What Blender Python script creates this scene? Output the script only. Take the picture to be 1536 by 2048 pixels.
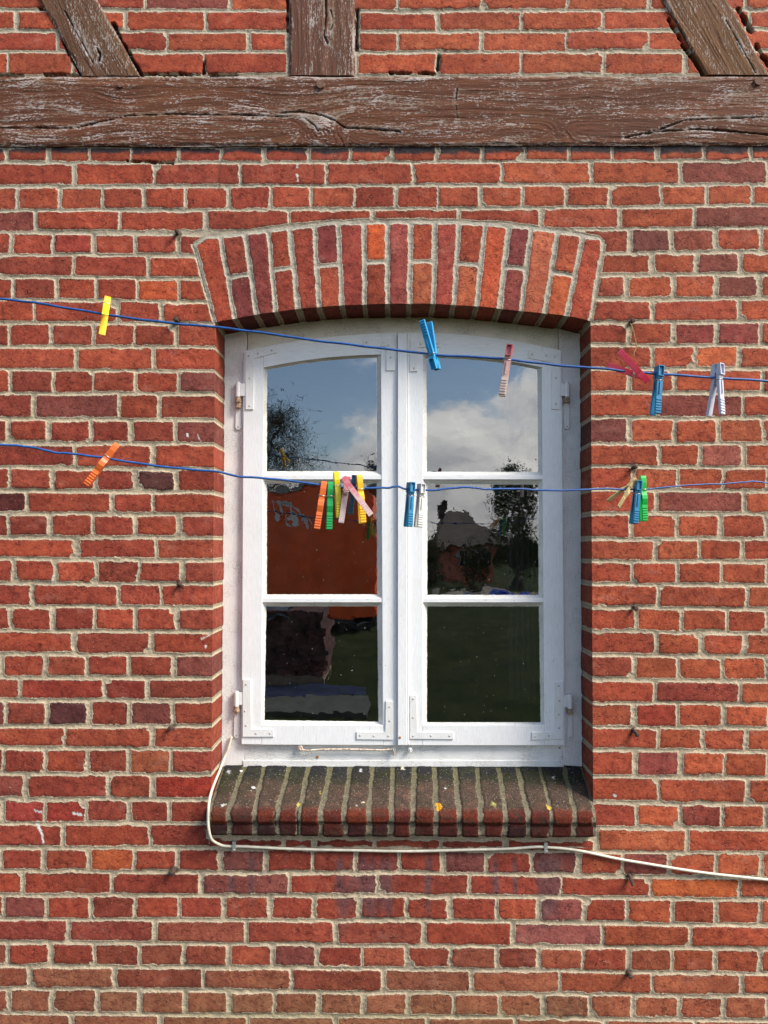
import bpy, bmesh, math, random
import numpy as np
from mathutils import Vector, Matrix, Euler

for o in list(bpy.data.objects):
    bpy.data.objects.remove(o)
SC = bpy.context.scene
COL = SC.collection

# ------------------------------------------------------------------ camera, sky, sun, exposure
FPX = 1479.0            # focal length in photograph pixels
DIST, CAMZ = 1.98, 1.65
PITCH, YAW = math.atan(71 / FPX), math.atan(22 / FPX)
cam_d = bpy.data.cameras.new('camera')
cam = bpy.data.objects.new('camera', cam_d)
COL.objects.link(cam)
cam.location = (0, -DIST, CAMZ)
cam.rotation_euler = (math.radians(90) + PITCH, 0, YAW)
cam_d.sensor_fit = 'VERTICAL'
cam_d.sensor_height = 36
cam_d.lens = FPX / 2048 * 36
cam_d.clip_start = 0.05
cam_d.clip_end = 500
SC.camera = cam
SC.render.resolution_x, SC.render.resolution_y = 768, 1024
SC.view_settings.view_transform = 'Standard'
SC.view_settings.look = 'None'
SC.view_settings.gamma = 1
SC.view_settings.exposure = 0.80

SUN_EL, SUN_ROT = math.radians(44), math.radians(119)
wd = bpy.data.worlds.new('World')
SC.world = wd
wd.use_nodes = True


def build_world():
    nt = wd.node_tree
    N, Lk = nt.nodes, nt.links
    N.clear()
    out = N.new('ShaderNodeOutputWorld')
    bg = N.new('ShaderNodeBackground')
    bg.inputs['Strength'].default_value = 0.088
    Lk.new(bg.outputs[0], out.inputs[0])
    sky = N.new('ShaderNodeTexSky')
    sky.sky_type = 'NISHITA'
    sky.sun_disc = False
    sky.sun_elevation = SUN_EL
    sky.sun_rotation = SUN_ROT
    sky.air_density = 1.0
    sky.dust_density = 0.6
    tc = N.new('ShaderNodeTexCoord')
    mp = N.new('ShaderNodeMapping')
    mp.inputs['Scale'].default_value = (1, 1, 1.7)
    mp.inputs['Location'].default_value = (0.37, 0.0, 0.21)
    Lk.new(tc.outputs['Generated'], mp.inputs[0])

    def noise(scale, det, rough, dist=0.0):
        n = N.new('ShaderNodeTexNoise')
        n.inputs['Scale'].default_value = scale
        n.inputs['Detail'].default_value = det
        n.inputs['Roughness'].default_value = rough
        n.inputs['Distortion'].default_value = dist
        Lk.new(mp.outputs[0], n.inputs['Vector'])
        return n.outputs['Fac']

    def math_(op, a, b=None, c=None):
        m = N.new('ShaderNodeMath')
        m.operation = op
        for i, v in enumerate((a, b, c)):
            if v is None:
                continue
            if isinstance(v, (int, float)):
                m.inputs[i].default_value = v
            else:
                Lk.new(v, m.inputs[i])
        return m.outputs[0]

    sep = N.new('ShaderNodeSeparateXYZ')
    Lk.new(tc.outputs['Generated'], sep.inputs[0])
    n1 = noise(7.5, 6, 0.52, 0.15)
    n2 = noise(2.2, 3, 0.5)
    # the bank of cloud sits low on the southern sky, thicker towards one side
    bank = math_('MULTIPLY_ADD', sep.outputs[0], 0.75, 0.075)
    bank = math_('SUBTRACT', bank, math_('MULTIPLY', math_('SUBTRACT', sep.outputs[2], 0.17), 2.3))
    bank = math_('MINIMUM', math_('MAXIMUM', bank, -0.06), 0.22)
    dens = math_('ADD', math_('ADD', math_('MULTIPLY', n1, 0.75), math_('MULTIPLY', n2, 0.25)), bank)
    rmp = N.new('ShaderNodeMapRange')
    rmp.interpolation_type = 'SMOOTHSTEP'
    rmp.inputs['From Min'].default_value = 0.50
    rmp.inputs['From Max'].default_value = 0.64
    Lk.new(dens, rmp.inputs[0])
    body = noise(9, 5, 0.55, 0.3)
    cr = N.new('ShaderNodeValToRGB')
    cr.color_ramp.elements[0].position = 0.36
    cr.color_ramp.elements[0].color = (0.52, 0.52, 0.54, 1)
    cr.color_ramp.elements[1].position = 0.66
    cr.color_ramp.elements[1].color = (1.0, 0.96, 0.90, 1)
    Lk.new(body, cr.inputs[0])
    sc = N.new('ShaderNodeVectorMath')
    sc.operation = 'SCALE'
    hz = N.new('ShaderNodeMapRange')
    hz.inputs['From Min'].default_value = 0.02
    hz.inputs['From Max'].default_value = 0.17
    hz.inputs['To Min'].default_value = 11
    hz.inputs['To Max'].default_value = 17
    Lk.new(sep.outputs[2], hz.inputs[0])
    Lk.new(hz.outputs[0], sc.inputs['Scale'])
    Lk.new(cr.outputs[0], sc.inputs[0])
    mx = N.new('ShaderNodeMix')
    mx.data_type = 'RGBA'
    Lk.new(rmp.outputs[0], mx.inputs['Factor'])
    sc2 = N.new('ShaderNodeVectorMath')
    sc2.operation = 'SCALE'
    sc2.inputs['Scale'].default_value = 1.4
    Lk.new(sky.outputs[0], sc2.inputs[0])
    Lk.new(sc2.outputs[0], mx.inputs['A'])
    Lk.new(sc.outputs[0], mx.inputs['B'])
    Lk.new(mx.outputs['Result'], bg.inputs['Color'])


build_world()
sun_d = bpy.data.lights.new('sun', 'SUN')
sun_d.energy = 3.5
sun_d.angle = math.radians(22)
sun_d.color = (1.0, 0.93, 0.83)
sun = bpy.data.objects.new('sun', sun_d)
COL.objects.link(sun)
_sd = Vector((math.sin(SUN_ROT) * math.cos(SUN_EL), math.cos(SUN_ROT) * math.cos(SUN_EL), math.sin(SUN_EL)))
sun.rotation_euler = _sd.to_track_quat('Z', 'Y').to_euler()
sun.location = (3, -4, 5)

# ------------------------------------------------------------------ measuring: photo pixel -> point on a plane y = Y
_Rm = np.array(Euler((PITCH, 0, YAW)).to_matrix())
YG = 0.121              # plane of the window glass


def W(px, py, Y=0.0):
    px = np.asarray(px, float)
    py = np.asarray(py, float)
    d = np.stack(np.broadcast_arrays((px - 768) / FPX, np.ones_like(px + py), (1024 - py) / FPX), -1) @ _Rm.T
    t = (np.asarray(Y, float) + DIST) / d[..., 1]
    return np.stack([d[..., 0] * t, np.broadcast_to(Y, t.shape) * 1.0, CAMZ + d[..., 2] * t], -1)


def P(px, py, Y=0.0):
    return Vector(W(px, py, Y).tolist())


def M(px, py, Y):
    """a point on plane y=Y in the garden that the glass shows at this pixel"""
    p = W(px, py, 2 * YG - Y)
    return Vector((float(p[0]), Y, float(p[2])))


# ------------------------------------------------------------------ numpy noise
def _hash(ix, iy, seed):
    h = (ix.astype(np.int64) * 374761393 + iy.astype(np.int64) * 668265263 + int(seed) * 2246822519) & 0xFFFFFFFF
    h = ((h ^ (h >> 13)) * 1274126177) & 0xFFFFFFFF
    h = ((h ^ (h >> 16)) * 2246822519) & 0xFFFFFFFF
    h = h ^ (h >> 15)
    return (h & 0xFFFFFF) / float(0xFFFFFF)


def vn(x, y, seed=0):
    ix, iy = np.floor(x), np.floor(y)
    fx, fy = x - ix, y - iy
    fx = fx * fx * (3 - 2 * fx)
    fy = fy * fy * (3 - 2 * fy)
    a, b = _hash(ix, iy, seed), _hash(ix + 1, iy, seed)
    c, d = _hash(ix, iy + 1, seed), _hash(ix + 1, iy + 1, seed)
    return (a + (b - a) * fx) + ((c + (d - c) * fx) - (a + (b - a) * fx)) * fy - 0.5


def fbm(x, y, seed=0, octv=3, rough=0.5):
    s, a, t = 0, 1, 0
    for i in range(octv):
        s = s + a * vn(x, y, seed + 17 * i)
        t += a
        a *= rough
        x, y = x * 2.03 + 5.1, y * 2.03 + 3.7
    return s / t * 2


def sstep(a, b, x):
    t = np.clip((x - a) / (b - a), 0, 1)
    return t * t * (3 - 2 * t)


def mixc(a, b, t):
    return a + (b - a) * t[..., None]


# ------------------------------------------------------------------ scene tree helpers
def tag(o, label=None, cat=None, group=None, kind=None):
    for k, v in (('label', label), ('category', cat), ('group', group), ('kind', kind)):
        if v:
            o[k] = v
    return o


def empty(name, loc, label=None, cat=None, group=None, kind=None):
    o = bpy.data.objects.new(name, None)
    o.empty_display_size = 0.05
    COL.objects.link(o)
    o.location = loc
    return tag(o, label, cat, group, kind)


def world_loc(o):
    v = Vector((0, 0, 0))
    while o is not None:
        v += Vector(o.location)
        o = o.parent
    return v


def link(me, name, mats, parent=None, origin=None, smooth=None):
    """mesh with world-space vertices -> object; its origin goes to `origin`"""
    o = bpy.data.objects.new(name, me)
    for m in (mats if isinstance(mats, (list, tuple)) else [mats]):
        me.materials.append(m)
    base = Vector(origin) if origin is not None else (world_loc(parent) if parent else Vector((0, 0, 0)))
    me.transform(Matrix.Translation(-base))
    COL.objects.link(o)
    if parent:
        o.parent = parent
        o.location = base - world_loc(parent)
    else:
        o.location = base
    if smooth is not None:
        me.polygons.foreach_set('use_smooth', [smooth] * len(me.polygons))
    return o


def bobj(bm, name, mats, parent=None, origin=None, smooth=None):
    me = bpy.data.meshes.new(name)
    bmesh.ops.recalc_face_normals(bm, faces=bm.faces[:])
    bm.to_mesh(me)
    bm.free()
    return link(me, name, mats, parent, origin, smooth)


def grid_mesh(name, patches, attrs, mats, parent=None, origin=None, smooth=True):
    """patches: list of (ny,nx,3) arrays; attrs: {name: list of arrays (ny,nx) or (ny,nx,3)}"""
    vs, fs, n = [], [], 0
    for p in patches:
        ny, nx = p.shape[:2]
        idx = np.arange(ny * nx).reshape(ny, nx) + n
        q = np.stack([idx[:-1, :-1], idx[1:, :-1], idx[1:, 1:], idx[:-1, 1:]], -1).reshape(-1, 4)
        vs.append(p.reshape(-1, 3))
        fs.append(q)
        n += ny * nx
    V, F = np.concatenate(vs).astype(np.float32), np.concatenate(fs).astype(np.int32)
    me = bpy.data.meshes.new(name)
    me.vertices.add(len(V))
    me.vertices.foreach_set('co', V.ravel())
    me.loops.add(F.size)
    me.loops.foreach_set('vertex_index', F.ravel())
    me.polygons.add(len(F))
    me.polygons.foreach_set('loop_start', np.arange(0, F.size, 4, dtype=np.int32))
    me.update(calc_edges=True)
    for k, arrs in attrs.items():
        if arrs[0].ndim == 3:
            a = me.attributes.new(k, 'FLOAT_COLOR', 'POINT')
            c = np.concatenate([x.reshape(-1, 3) for x in arrs])
            c = np.concatenate([c, np.ones((len(c), 1))], 1).astype(np.float32)
            a.data.foreach_set('color', c.ravel())
        else:
            a = me.attributes.new(k, 'FLOAT', 'POINT')
            a.data.foreach_set('value', np.concatenate([x.ravel() for x in arrs]).astype(np.float32))
    return link(me, name, mats, parent, origin, smooth)


# ------------------------------------------------------------------ materials
class NT:
    def __init__(self, name):
        self.m = bpy.data.materials.new(name)
        self.m.use_nodes = True
        self.nt = self.m.node_tree
        self.N, self.L = self.nt.nodes, self.nt.links
        self.b = self.N['Principled BSDF']
        self.tc = self.N.new('ShaderNodeTexCoord')

    def set(self, sock, v):
        if v is None:
            return
        if isinstance(v, (int, float)):
            sock.default_value = v
        elif isinstance(v, (tuple, list)):
            sock.default_value = tuple(v) + ((1,) if len(v) == 3 and len(sock.default_value) == 4 else ())
        else:
            self.L.new(v, sock)

    def noise(self, scale, detail=3, rough=0.5, stretch=(1, 1, 1), dist=0, off=(0, 0, 0)):
        mp = self.N.new('ShaderNodeMapping')
        mp.inputs['Scale'].default_value = stretch
        mp.inputs['Location'].default_value = off
        self.L.new(self.tc.outputs['Object'], mp.inputs[0])
        n = self.N.new('ShaderNodeTexNoise')
        n.inputs['Scale'].default_value = scale
        n.inputs['Detail'].default_value = detail
        n.inputs['Roughness'].default_value = rough
        n.inputs['Distortion'].default_value = dist
        self.L.new(mp.outputs[0], n.inputs['Vector'])
        return n.outputs['Fac']

    def voro(self, scale, feature='F1', stretch=(1, 1, 1), warp=None):
        mp = self.N.new('ShaderNodeMapping')
        mp.inputs['Scale'].default_value = stretch
        self.L.new(self.tc.outputs['Object'], mp.inputs[0])
        v = self.N.new('ShaderNodeTexVoronoi')
        v.feature = feature
        v.inputs['Scale'].default_value = scale
        self.L.new(mp.outputs[0], v.inputs['Vector'])
        return v.outputs['Distance']

    def math(self, op, a, b=None, c=None):
        m = self.N.new('ShaderNodeMath')
        m.operation = op
        for i, v in enumerate((a, b, c)):
            self.set(m.inputs[i], v)
        return m.outputs[0]

    def step(self, v, lo, hi, a=0.0, b=1.0):
        r = self.N.new('ShaderNodeMapRange')
        r.interpolation_type = 'SMOOTHSTEP'
        self.set(r.inputs[0], v)
        for k, x in (('From Min', lo), ('From Max', hi), ('To Min', a), ('To Max', b)):
            r.inputs[k].default_value = x
        return r.outputs[0]

    def mix(self, f, a, b, mode='MIX'):
        m = self.N.new('ShaderNodeMix')
        m.data_type = 'RGBA'
        m.blend_type = mode
        self.set(m.inputs['Factor'], f)
        self.set(m.inputs['A'], a)
        self.set(m.inputs['B'], b)
        return m.outputs['Result']

    def attr(self, name, out='Color'):
        a = self.N.new('ShaderNodeAttribute')
        a.attribute_name = name
        return a.outputs[out]

    def bump(self, h, dist=0.001, strength=1.0, prev=None):
        b = self.N.new('ShaderNodeBump')
        b.inputs['Strength'].default_value = strength
        b.inputs['Distance'].default_value = dist
        self.set(b.inputs['Height'], h)
        if prev is not None:
            self.L.new(prev, b.inputs['Normal'])
        return b.outputs[0]

    def out(self, col=None, rough=None, normal=None, metal=None, spec=None):
        self.set(self.b.inputs['Base Color'], col)
        self.set(self.b.inputs['Roughness'], rough)
        self.set(self.b.inputs['Metallic'], metal)
        self.set(self.b.inputs['Specular IOR Level'], spec)
        if normal is not None:
            self.L.new(normal, self.b.inputs['Normal'])
        return self.m


def mat_masonry():
    t = NT('brick_and_mortar')
    sd = t.attr('sd', 'Fac')
    n1 = t.noise(190, 3, 0.6)
    n2 = t.noise(430, 2, 0.6)
    e = t.math('ADD', sd, t.math('MULTIPLY', t.math('SUBTRACT', n1, 0.5), 3.8))
    e = t.math('ADD', e, t.math('MULTIPLY', t.math('SUBTRACT', n2, 0.5), 1.6))
    mask = t.step(e, -0.35, 0.35)
    # brick body
    bc = t.attr('bcol')
    v1 = t.noise(28, 5, 0.6)
    bc = t.mix(t.step(v1, 0.40, 0.66, 0.0, 0.7), bc, t.mix(1.0, bc, (1.35, 1.6, 1.5), 'MULTIPLY'))
    v2 = t.noise(62, 4, 0.62, (1, 1, 1), 0.6, (3, 3, 3))
    bc = t.mix(t.step(v2, 0.48, 0.66, 0.0, 0.75), bc, t.mix(1.0, bc, (0.58, 0.48, 0.52), 'MULTIPLY'))
    # pits and drag marks
    dr = t.noise(150, 4, 0.75, (0.55, 1, 1.3), 1.6, (1, 7, 2))
    crack = t.step(dr, 0.600, 0.630)
    pit = t.step(t.noise(270, 2, 0.5, off=(9, 1, 4)), 0.655, 0.69)
    dark = t.math('MAXIMUM', t.math('MULTIPLY', crack, 0.85), t.math('MULTIPLY', pit, 0.5))
    bc = t.mix(dark, bc, t.mix(1.0, bc, (0.22, 0.2, 0.25), 'MULTIPLY'))
    rd = t.math('ABSOLUTE', t.math('SUBTRACT', t.noise(34, 3, 0.55, (0.8, 1, 1.4), 0.8, (6, 1, 3)), 0.5))
    rd = t.math('MULTIPLY', t.step(rd, 0.016, 0.005), t.step(t.noise(24, 2, 0.5, off=(1, 9, 9)), 0.56, 0.64))
    bc = t.mix(t.math('MULTIPLY', rd, 0.8), bc, t.mix(1.0, bc, (0.2, 0.18, 0.22), 'MULTIPLY'))
    dark = t.math('MAXIMUM', dark, t.math('MULTIPLY', rd, 0.8))
    # chalk specks
    sp = t.step(t.noise(300, 1, 0.5, off=(5, 5, 5)), 0.735, 0.76)
    bc = t.mix(t.math('MULTIPLY', sp, 0.6), bc, (0.62, 0.5, 0.42))
    # lime film hugging the brick edge
    film = t.math('MULTIPLY', t.step(e, 2.6, 0.3), t.step(t.noise(210, 3, 0.6, off=(2, 8, 1)), 0.42, 0.62))
    bc = t.mix(t.math('MULTIPLY', film, 0.35), bc, (0.50, 0.36, 0.26))
    rim = t.math('MULTIPLY', t.step(e, 0.2, 0.9), t.step(e, 2.6, 1.4))
    bc = t.mix(t.math('MULTIPLY', t.math('MULTIPLY', rim, t.step(n1, 0.42, 0.55)), 0.55), bc, t.mix(1.0, bc, (0.35, 0.32, 0.35), 'MULTIPLY'))
    # mortar
    mc = t.attr('mcol')
    mg = t.noise(300, 3, 0.7, off=(4, 2, 8))
    mc = t.mix(1.0, mc, t.mix(t.step(mg, 0.35, 0.65), (0.78, 0.78, 0.77), (1.16, 1.15, 1.12)), 'MULTIPLY')
    sm = t.noise(75, 4, 0.6, (0.5, 1, 1.6), 0.4, (8, 3, 3))
    inner = t.step(e, -0.8, -3.0)
    mc = t.mix(t.math('MULTIPLY', t.math('MULTIPLY', t.step(sm, 0.49, 0.60), inner), 0.5), mc, (0.21, 0.185, 0.15))
    lip = t.math('MULTIPLY', t.step(e, -2.4, -0.9), t.step(e, 0.3, -0.5))
    mc = t.mix(t.math('MULTIPLY', t.math('MULTIPLY', lip, t.step(t.noise(60, 3, 0.6, off=(2, 2, 9)), 0.35, 0.6)), 0.5), mc, (0.62, 0.53, 0.39))
    sand = t.step(t.noise(400, 1, 0.5), 0.64, 0.70)
    mc = t.mix(t.math('MULTIPLY', sand, 0.45), mc, (0.2, 0.17, 0.13))
    c = t.mix(mask, mc, bc)
    # bump
    h = t.math('MULTIPLY', mask, 0.5)
    h = t.math('ADD', h, t.math('MULTIPLY', lip, 0.55))
    h = t.math('SUBTRACT', h, t.math('MULTIPLY', t.math('MULTIPLY', dark, mask), 0.9))
    h = t.math('ADD', h, t.math('MULTIPLY', t.noise(170, 5, 0.65), 0.75))
    h = t.math('ADD', h, t.math('MULTIPLY', mg, 0.35))
    nb = t.bump(h, 0.0026, 0.85)
    return t.out(c, t.step(n1, 0.2, 0.8, 0.75, 0.95), nb, spec=0.25)


def mat_sill():
    t = NT('sill_brick')
    sd = t.attr('sd', 'Fac')
    n1 = t.noise(260, 3, 0.6)
    e = t.math('ADD', sd, t.math('MULTIPLY', t.math('SUBTRACT', n1, 0.5), 3.0))
    mask = t.step(e, -0.5, 0.5)
    bc, mc = t.attr('bcol'), t.attr('mcol')
    g = t.noise(230, 4, 0.75, off=(3, 1, 1))
    tone = t.mix(t.step(g, 0.3, 0.7), (0.55, 0.55, 0.55), (1.5, 1.5, 1.45))
    c = t.mix(1.0, t.mix(mask, mc, bc), tone, 'MULTIPLY')
    sp = t.step(t.noise(230, 3, 0.7, off=(7, 7, 1)), 0.63, 0.68)
    c = t.mix(t.math('MULTIPLY', sp, t.attr('crust', 'Fac')), c, (0.42, 0.40, 0.34))
    h = t.math('ADD', t.math('MULTIPLY', mask, 0.6), t.math('ADD', t.math('MULTIPLY', g, 0.8), t.noise(130, 3, 0.6)))
    return t.out(c, 0.9, t.bump(h, 0.0016, 0.8), spec=0.2)


def mat_timber(along='x'):
    t = NT('weathered_oak')
    s = {'x': (1, 1, 14), 'z': (14, 1, 1)}[along]
    c, flake = t.attr('bcol'), t.attr('flake', 'Fac')
    gr = t.noise(30, 7, 0.75, s, 0.25)
    fine = t.noise(30, 5, 0.75, tuple(1 + (k - 1) * 0.65 for k in s), 0.15, (3, 2, 1))
    spk = t.noise(130, 3, 0.7, tuple(1 + (k - 1) * 0.11 for k in s), 0.2, (1, 6, 1))
    v = t.math('ADD', t.math('MULTIPLY', gr, 0.15), t.math('ADD', t.math('MULTIPLY', fine, 0.5), t.math('MULTIPLY', spk, 0.5)))
    v = t.math('ADD', v, t.math('MULTIPLY', flake, 0.18))
    pal = t.step(v, 0.650, 0.690)
    dk = t.step(gr, 0.40, 0.30)
    c = t.mix(t.math('MULTIPLY', dk, 0.75), c, (0.035, 0.018, 0.012))
    c = t.mix(t.step(spk, 0.35, 0.65, 0, 0.5), c, t.mix(1.0, c, (0.6, 0.55, 0.5), 'MULTIPLY'))
    c = t.mix(t.math('MULTIPLY', pal, 0.62), c, t.mix(t.step(t.noise(14, 2), 0.35, 0.65), (0.30, 0.24, 0.18), (0.62, 0.57, 0.54)))
    crack = t.attr('crack', 'Fac')
    c = t.mix(crack, c, (0.012, 0.008, 0.006))
    h = t.math('SUBTRACT', t.math('ADD', gr, t.math('MULTIPLY', fine, 0.8)), t.math('MULTIPLY', dk, 0.5))
    return t.out(c, 0.78, t.bump(h, 0.0022, 0.9), spec=0.3)


def mat_paint(name, cracks=0.0, dirt=0.3, col=(0.80, 0.80, 0.78), grain='z', checks='v'):
    t = NT(name)
    s = {'z': (9, 9, 1), 'x': (1, 9, 9)}[grain]
    n = t.noise(30, 5, 0.65, s)
    c = t.mix(t.step(n, 0.3, 0.7), tuple(k * 0.90 for k in col), col)
    big = t.noise(9, 4, 0.6, off=(2, 2, 2))
    c = t.mix(t.step(big, 0.45, 0.75, 0, dirt), c, (0.60, 0.56, 0.48))
    sp = t.step(t.noise(260, 2, 0.6, off=(1, 4, 9)), 0.70, 0.73)
    c = t.mix(t.math('MULTIPLY', sp, 0.5), c, (0.18, 0.15, 0.11))
    h = t.math('MULTIPLY', n, 0.5)
    if cracks > 0:
        v1 = t.voro(150, 'DISTANCE_TO_EDGE', (0.75, 1, 1.25) if checks == 'v' else (0.6, 1, 1.5))
        wob = t.math('ADD', v1, t.math('MULTIPLY', t.noise(160, 2), 0.09))
        cr = t.math('MULTIPLY', t.step(wob, 0.135, 0.06), t.step(t.noise(16, 3, off=(4, 4, 4)), 0.36, 0.6))
        c = t.mix(t.math('MULTIPLY', cr, cracks), c, (0.20, 0.17, 0.13))
        h = t.math('SUBTRACT', h, t.math('MULTIPLY', cr, 0.8))
    ch = t.math('MULTIPLY', t.step(t.noise(70, 4, 0.7, tuple(1 + (k - 1) * 0.2 for k in s), 0.2, (5, 2, 7)), 0.635, 0.655), t.step(t.noise(6, 3, 0.6, off=(3, 8, 1)), 0.50, 0.60))
    c = t.mix(t.math('MULTIPLY', ch, 0.55), c, (0.33, 0.28, 0.21))
    h = t.math('SUBTRACT', h, t.math('MULTIPLY', ch, 0.7))
    gs = t.step(t.noise(20, 5, 0.7, tuple(k * 1.3 for k in s), 0.3, (6, 6, 1)), 0.635, 0.665)
    c = t.mix(t.math('MULTIPLY', gs, 0.34), c, (0.35, 0.32, 0.28))
    return t.out(c, 0.42, t.bump(h, 0.0009, 0.8), spec=0.45)


def mat_plain(name, col, rough=0.5, metal=0.0, var=0.15, scale=60, bump=0.0003, spec=0.5):
    t = NT(name)
    n = t.noise(scale, 4, 0.6)
    c = t.mix(t.step(n, 0.3, 0.7), tuple(k * (1 - var) for k in col), tuple(min(1, k * (1 + var)) for k in col))
    return t.out(c, rough, t.bump(t.noise(scale * 3, 3), bump, 0.7), metal, spec)


def mat_peg(name, col, col2=None, worn=0.25):
    t = NT(name)
    n = t.noise(220, 4, 0.6)
    base = col
    if col2:
        sp = t.N.new('ShaderNodeSeparateXYZ')
        t.L.new(t.tc.outputs['Object'], sp.inputs[0])
        f = t.math('ADD', t.math('MULTIPLY', sp.outputs[2], -17.0), t.math('MULTIPLY', t.math('SUBTRACT', t.noise(160, 3), 0.5), 1.1))
        base = t.mix(t.step(f, -0.15, 0.95), col, col2)
    c = t.mix(t.step(n, 0.5, 0.75, 0, worn), base, t.mix(1.0, base, (0.72, 0.72, 0.72), 'MULTIPLY'))
    grime = t.step(t.noise(480, 2, off=(3, 3, 0)), 0.68, 0.74)
    c = t.mix(t.math('MULTIPLY', grime, 0.3), c, (0.10, 0.08, 0.06))
    t.b.inputs['Subsurface Weight'].default_value = 0.0
    return t.out(c, 0.38, t.bump(n, 0.0002, 0.5), spec=0.5)


def mat_glass(name, wav, refl=0.2, off=(0, 0, 0)):
    t = NT(name)
    N, L = t.N, t.L
    N.remove(t.b)
    out = N['Material Output']
    gl = N.new('ShaderNodeBsdfGlossy')
    gl.inputs['Roughness'].default_value = 0.0
    gl.inputs['Color'].default_value = (0.95, 0.98, 1.0, 1)
    tr = N.new('ShaderNodeBsdfTransparent')
    tr.inputs['Color'].default_value = (0.86, 0.9, 0.88, 1)
    mp = N.new('ShaderNodeMixShader')
    mp.inputs[0].default_value = refl
    L.new(tr.outputs[0], mp.inputs[1])
    L.new(gl.outputs[0], mp.inputs[2])
    w = t.math('ADD', t.noise(9, 2, 0.5, (1, 1, 0.8), 0.2, off), t.math('MULTIPLY', t.noise(38, 2, 0.5, (1, 1, 1.5), 0.3, off), 0.05))
    L.new(t.bump(w, wav, 1.0), gl.inputs['Normal'])
    # dust, fly specks and grimy film
    df = N.new('ShaderNodeBsdfDiffuse')
    df.inputs['Color'].default_value = (0.62, 0.6, 0.55, 1)
    m2 = N.new('ShaderNodeMixShader')
    sp = t.step(t.noise(170, 1, 0.5, off=off), 0.792, 0.80)
    film = t.step(t.noise(22, 5, 0.7, off=(1, 2, 3)), 0.4, 0.8, 0.001, 0.010)
    L.new(t.math('ADD', t.math('MULTIPLY', sp, 0.6), film), m2.inputs[0])
    L.new(mp.outputs[0], m2.inputs[1])
    L.new(df.outputs[0], m2.inputs[2])
    L.new(m2.outputs[0], out.inputs[0])
    return t.m


MAS = mat_masonry()
SILL = mat_sill()
OAKX, OAKZ = mat_timber('x'), mat_timber('z')
P_FRAME = mat_paint('old_crazed_paint', 0.24, 0.14, (0.88, 0.87, 0.84), 'z')
P_HEAD = mat_paint('old_crazed_paint_on_head', 0.4, 0.3, (0.83, 0.79, 0.68), 'x')
P_RAIL = mat_paint('old_paint_on_rail', 0.35, 0.35, (0.84, 0.84, 0.81), 'x', 'h')
P_SASH = mat_paint('white_sash_paint', 0.0, 0.16, (0.88, 0.885, 0.88), 'z')
P_SASHX = mat_paint('white_sash_rail_paint', 0.0, 0.16, (0.88, 0.885, 0.88), 'x')
P_PUTTY = mat_paint('putty_paint', 0.35, 0.5, (0.80, 0.79, 0.75), 'x')
P_IRON = mat_paint('painted_iron', 0.0, 0.3, (0.84, 0.84, 0.82), 'z')
P_SCREW = mat_plain('painted_screw', (0.50, 0.49, 0.46), 0.5, 0.1, 0.4, 300, 0.0004)
RUSTP = mat_plain('rusty_paint', (0.62, 0.50, 0.40), 0.8, 0, 0.6, 140, 0.0008)
RUSTD = mat_plain('flaking_rusty_paint', (0.36, 0.24, 0.16), 0.85, 0, 0.7, 180, 0.001)
RUST = mat_plain('rust', (0.075, 0.04, 0.028), 0.85, 0.0, 0.5, 300, 0.001)

# ------------------------------------------------------------------ masonry, measured course by course (photo pixels)
# (y of the bed above at the two anchors, joints)   anchors: L 0/440, R 1183/1536, F (full width) 0/768/1536
BED_F_TOP = [(-27, -26, -28), (20, 22, 19), (62, 63, 60), (103, 105, 101), (151, 151, 149)]
J_TOP = [[115, 290, 460, 795, 963, 1133, 1298, 1490],
         [32, 250, 412, 575, 716, 875, 1042, 1206, 1370, 1500],
         [115, 335, 497, 576, 716, 795, 963, 1133, 1298, 1480],
         [16, 145, 407, 575, 714, 877, 1042, 1208, 1370, 1498]]
BED_T = [(294, 292, 288), (325, 324, 321), (373, 371, 369), (421, 418, 411), (464, 462, 455)]
J_T = [[13, 97, 179, 262, 356, 441, 528, 618, 700, 784, 873, 964, 1049, 1138, 1224, 1313, 1408, 1502],
       [-20, 149, 308, 481, 653, 827, 1003, 1183, 1361, 1535],
       [34, 119, 205, 288, 371, 457, 541, 623, 709, 792, 877, 961, 1045, 1132, 1220, 1322, 1414, 1505],
       [71, 239, 411, 577, 745, 917, 1083, 1239, 1389, 1560]]
BED_L = [(464, 469), (510, 511), (553, 558), (598.6, 603.6), (646.7, 647.6), (693, 694.5), (738, 743), (786, 787),
         (837.5, 841), (885.6, 889), (935, 939), (982, 985), (1027, 1029), (1075, 1075), (1118, 1122), (1166, 1169),
         (1213, 1215), (1261.5, 1265), (1307, 1310), (1355, 1357), (1400.7, 1402), (1453, 1452), (1496, 1499),
         (1547, 1550), (1598, 1599), (1647, 1648), (1696, 1697)]
J_L = [[22, 106, 187.5, 270, 356.5, 440], [-25, 146.5, 295], [26, 112, 192, 274, 357, 440], [68, 236, 322],
       [19, 102, 187.5, 269.6, 352.5], [-20, 152, 307.6], [20.5, 106, 186, 271, 357.5], [67, 237, 318],
       [15, 97, 181, 261, 350], [-20, 149.5, 304.7], [18, 104, 190.5, 269.6, 353], [54, 224, 305],
       [16, 100, 184.6, 269.6, 358], [-15, 153, 312], [27, 112, 194, 278, 364], [65, 236, 322],
       [20, 106, 189, 271, 355], [-20, 148, 302], [3, 91, 173, 258, 347], [40, 208, 294.5],
       [11, 94, 177, 258, 345], [-40, 129, 305], [6.5, 90, 173.5, 257, 341], [50, 218, 305],
       [5, 90, 172, 258, 339], [-45, 125, 299]]
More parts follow.
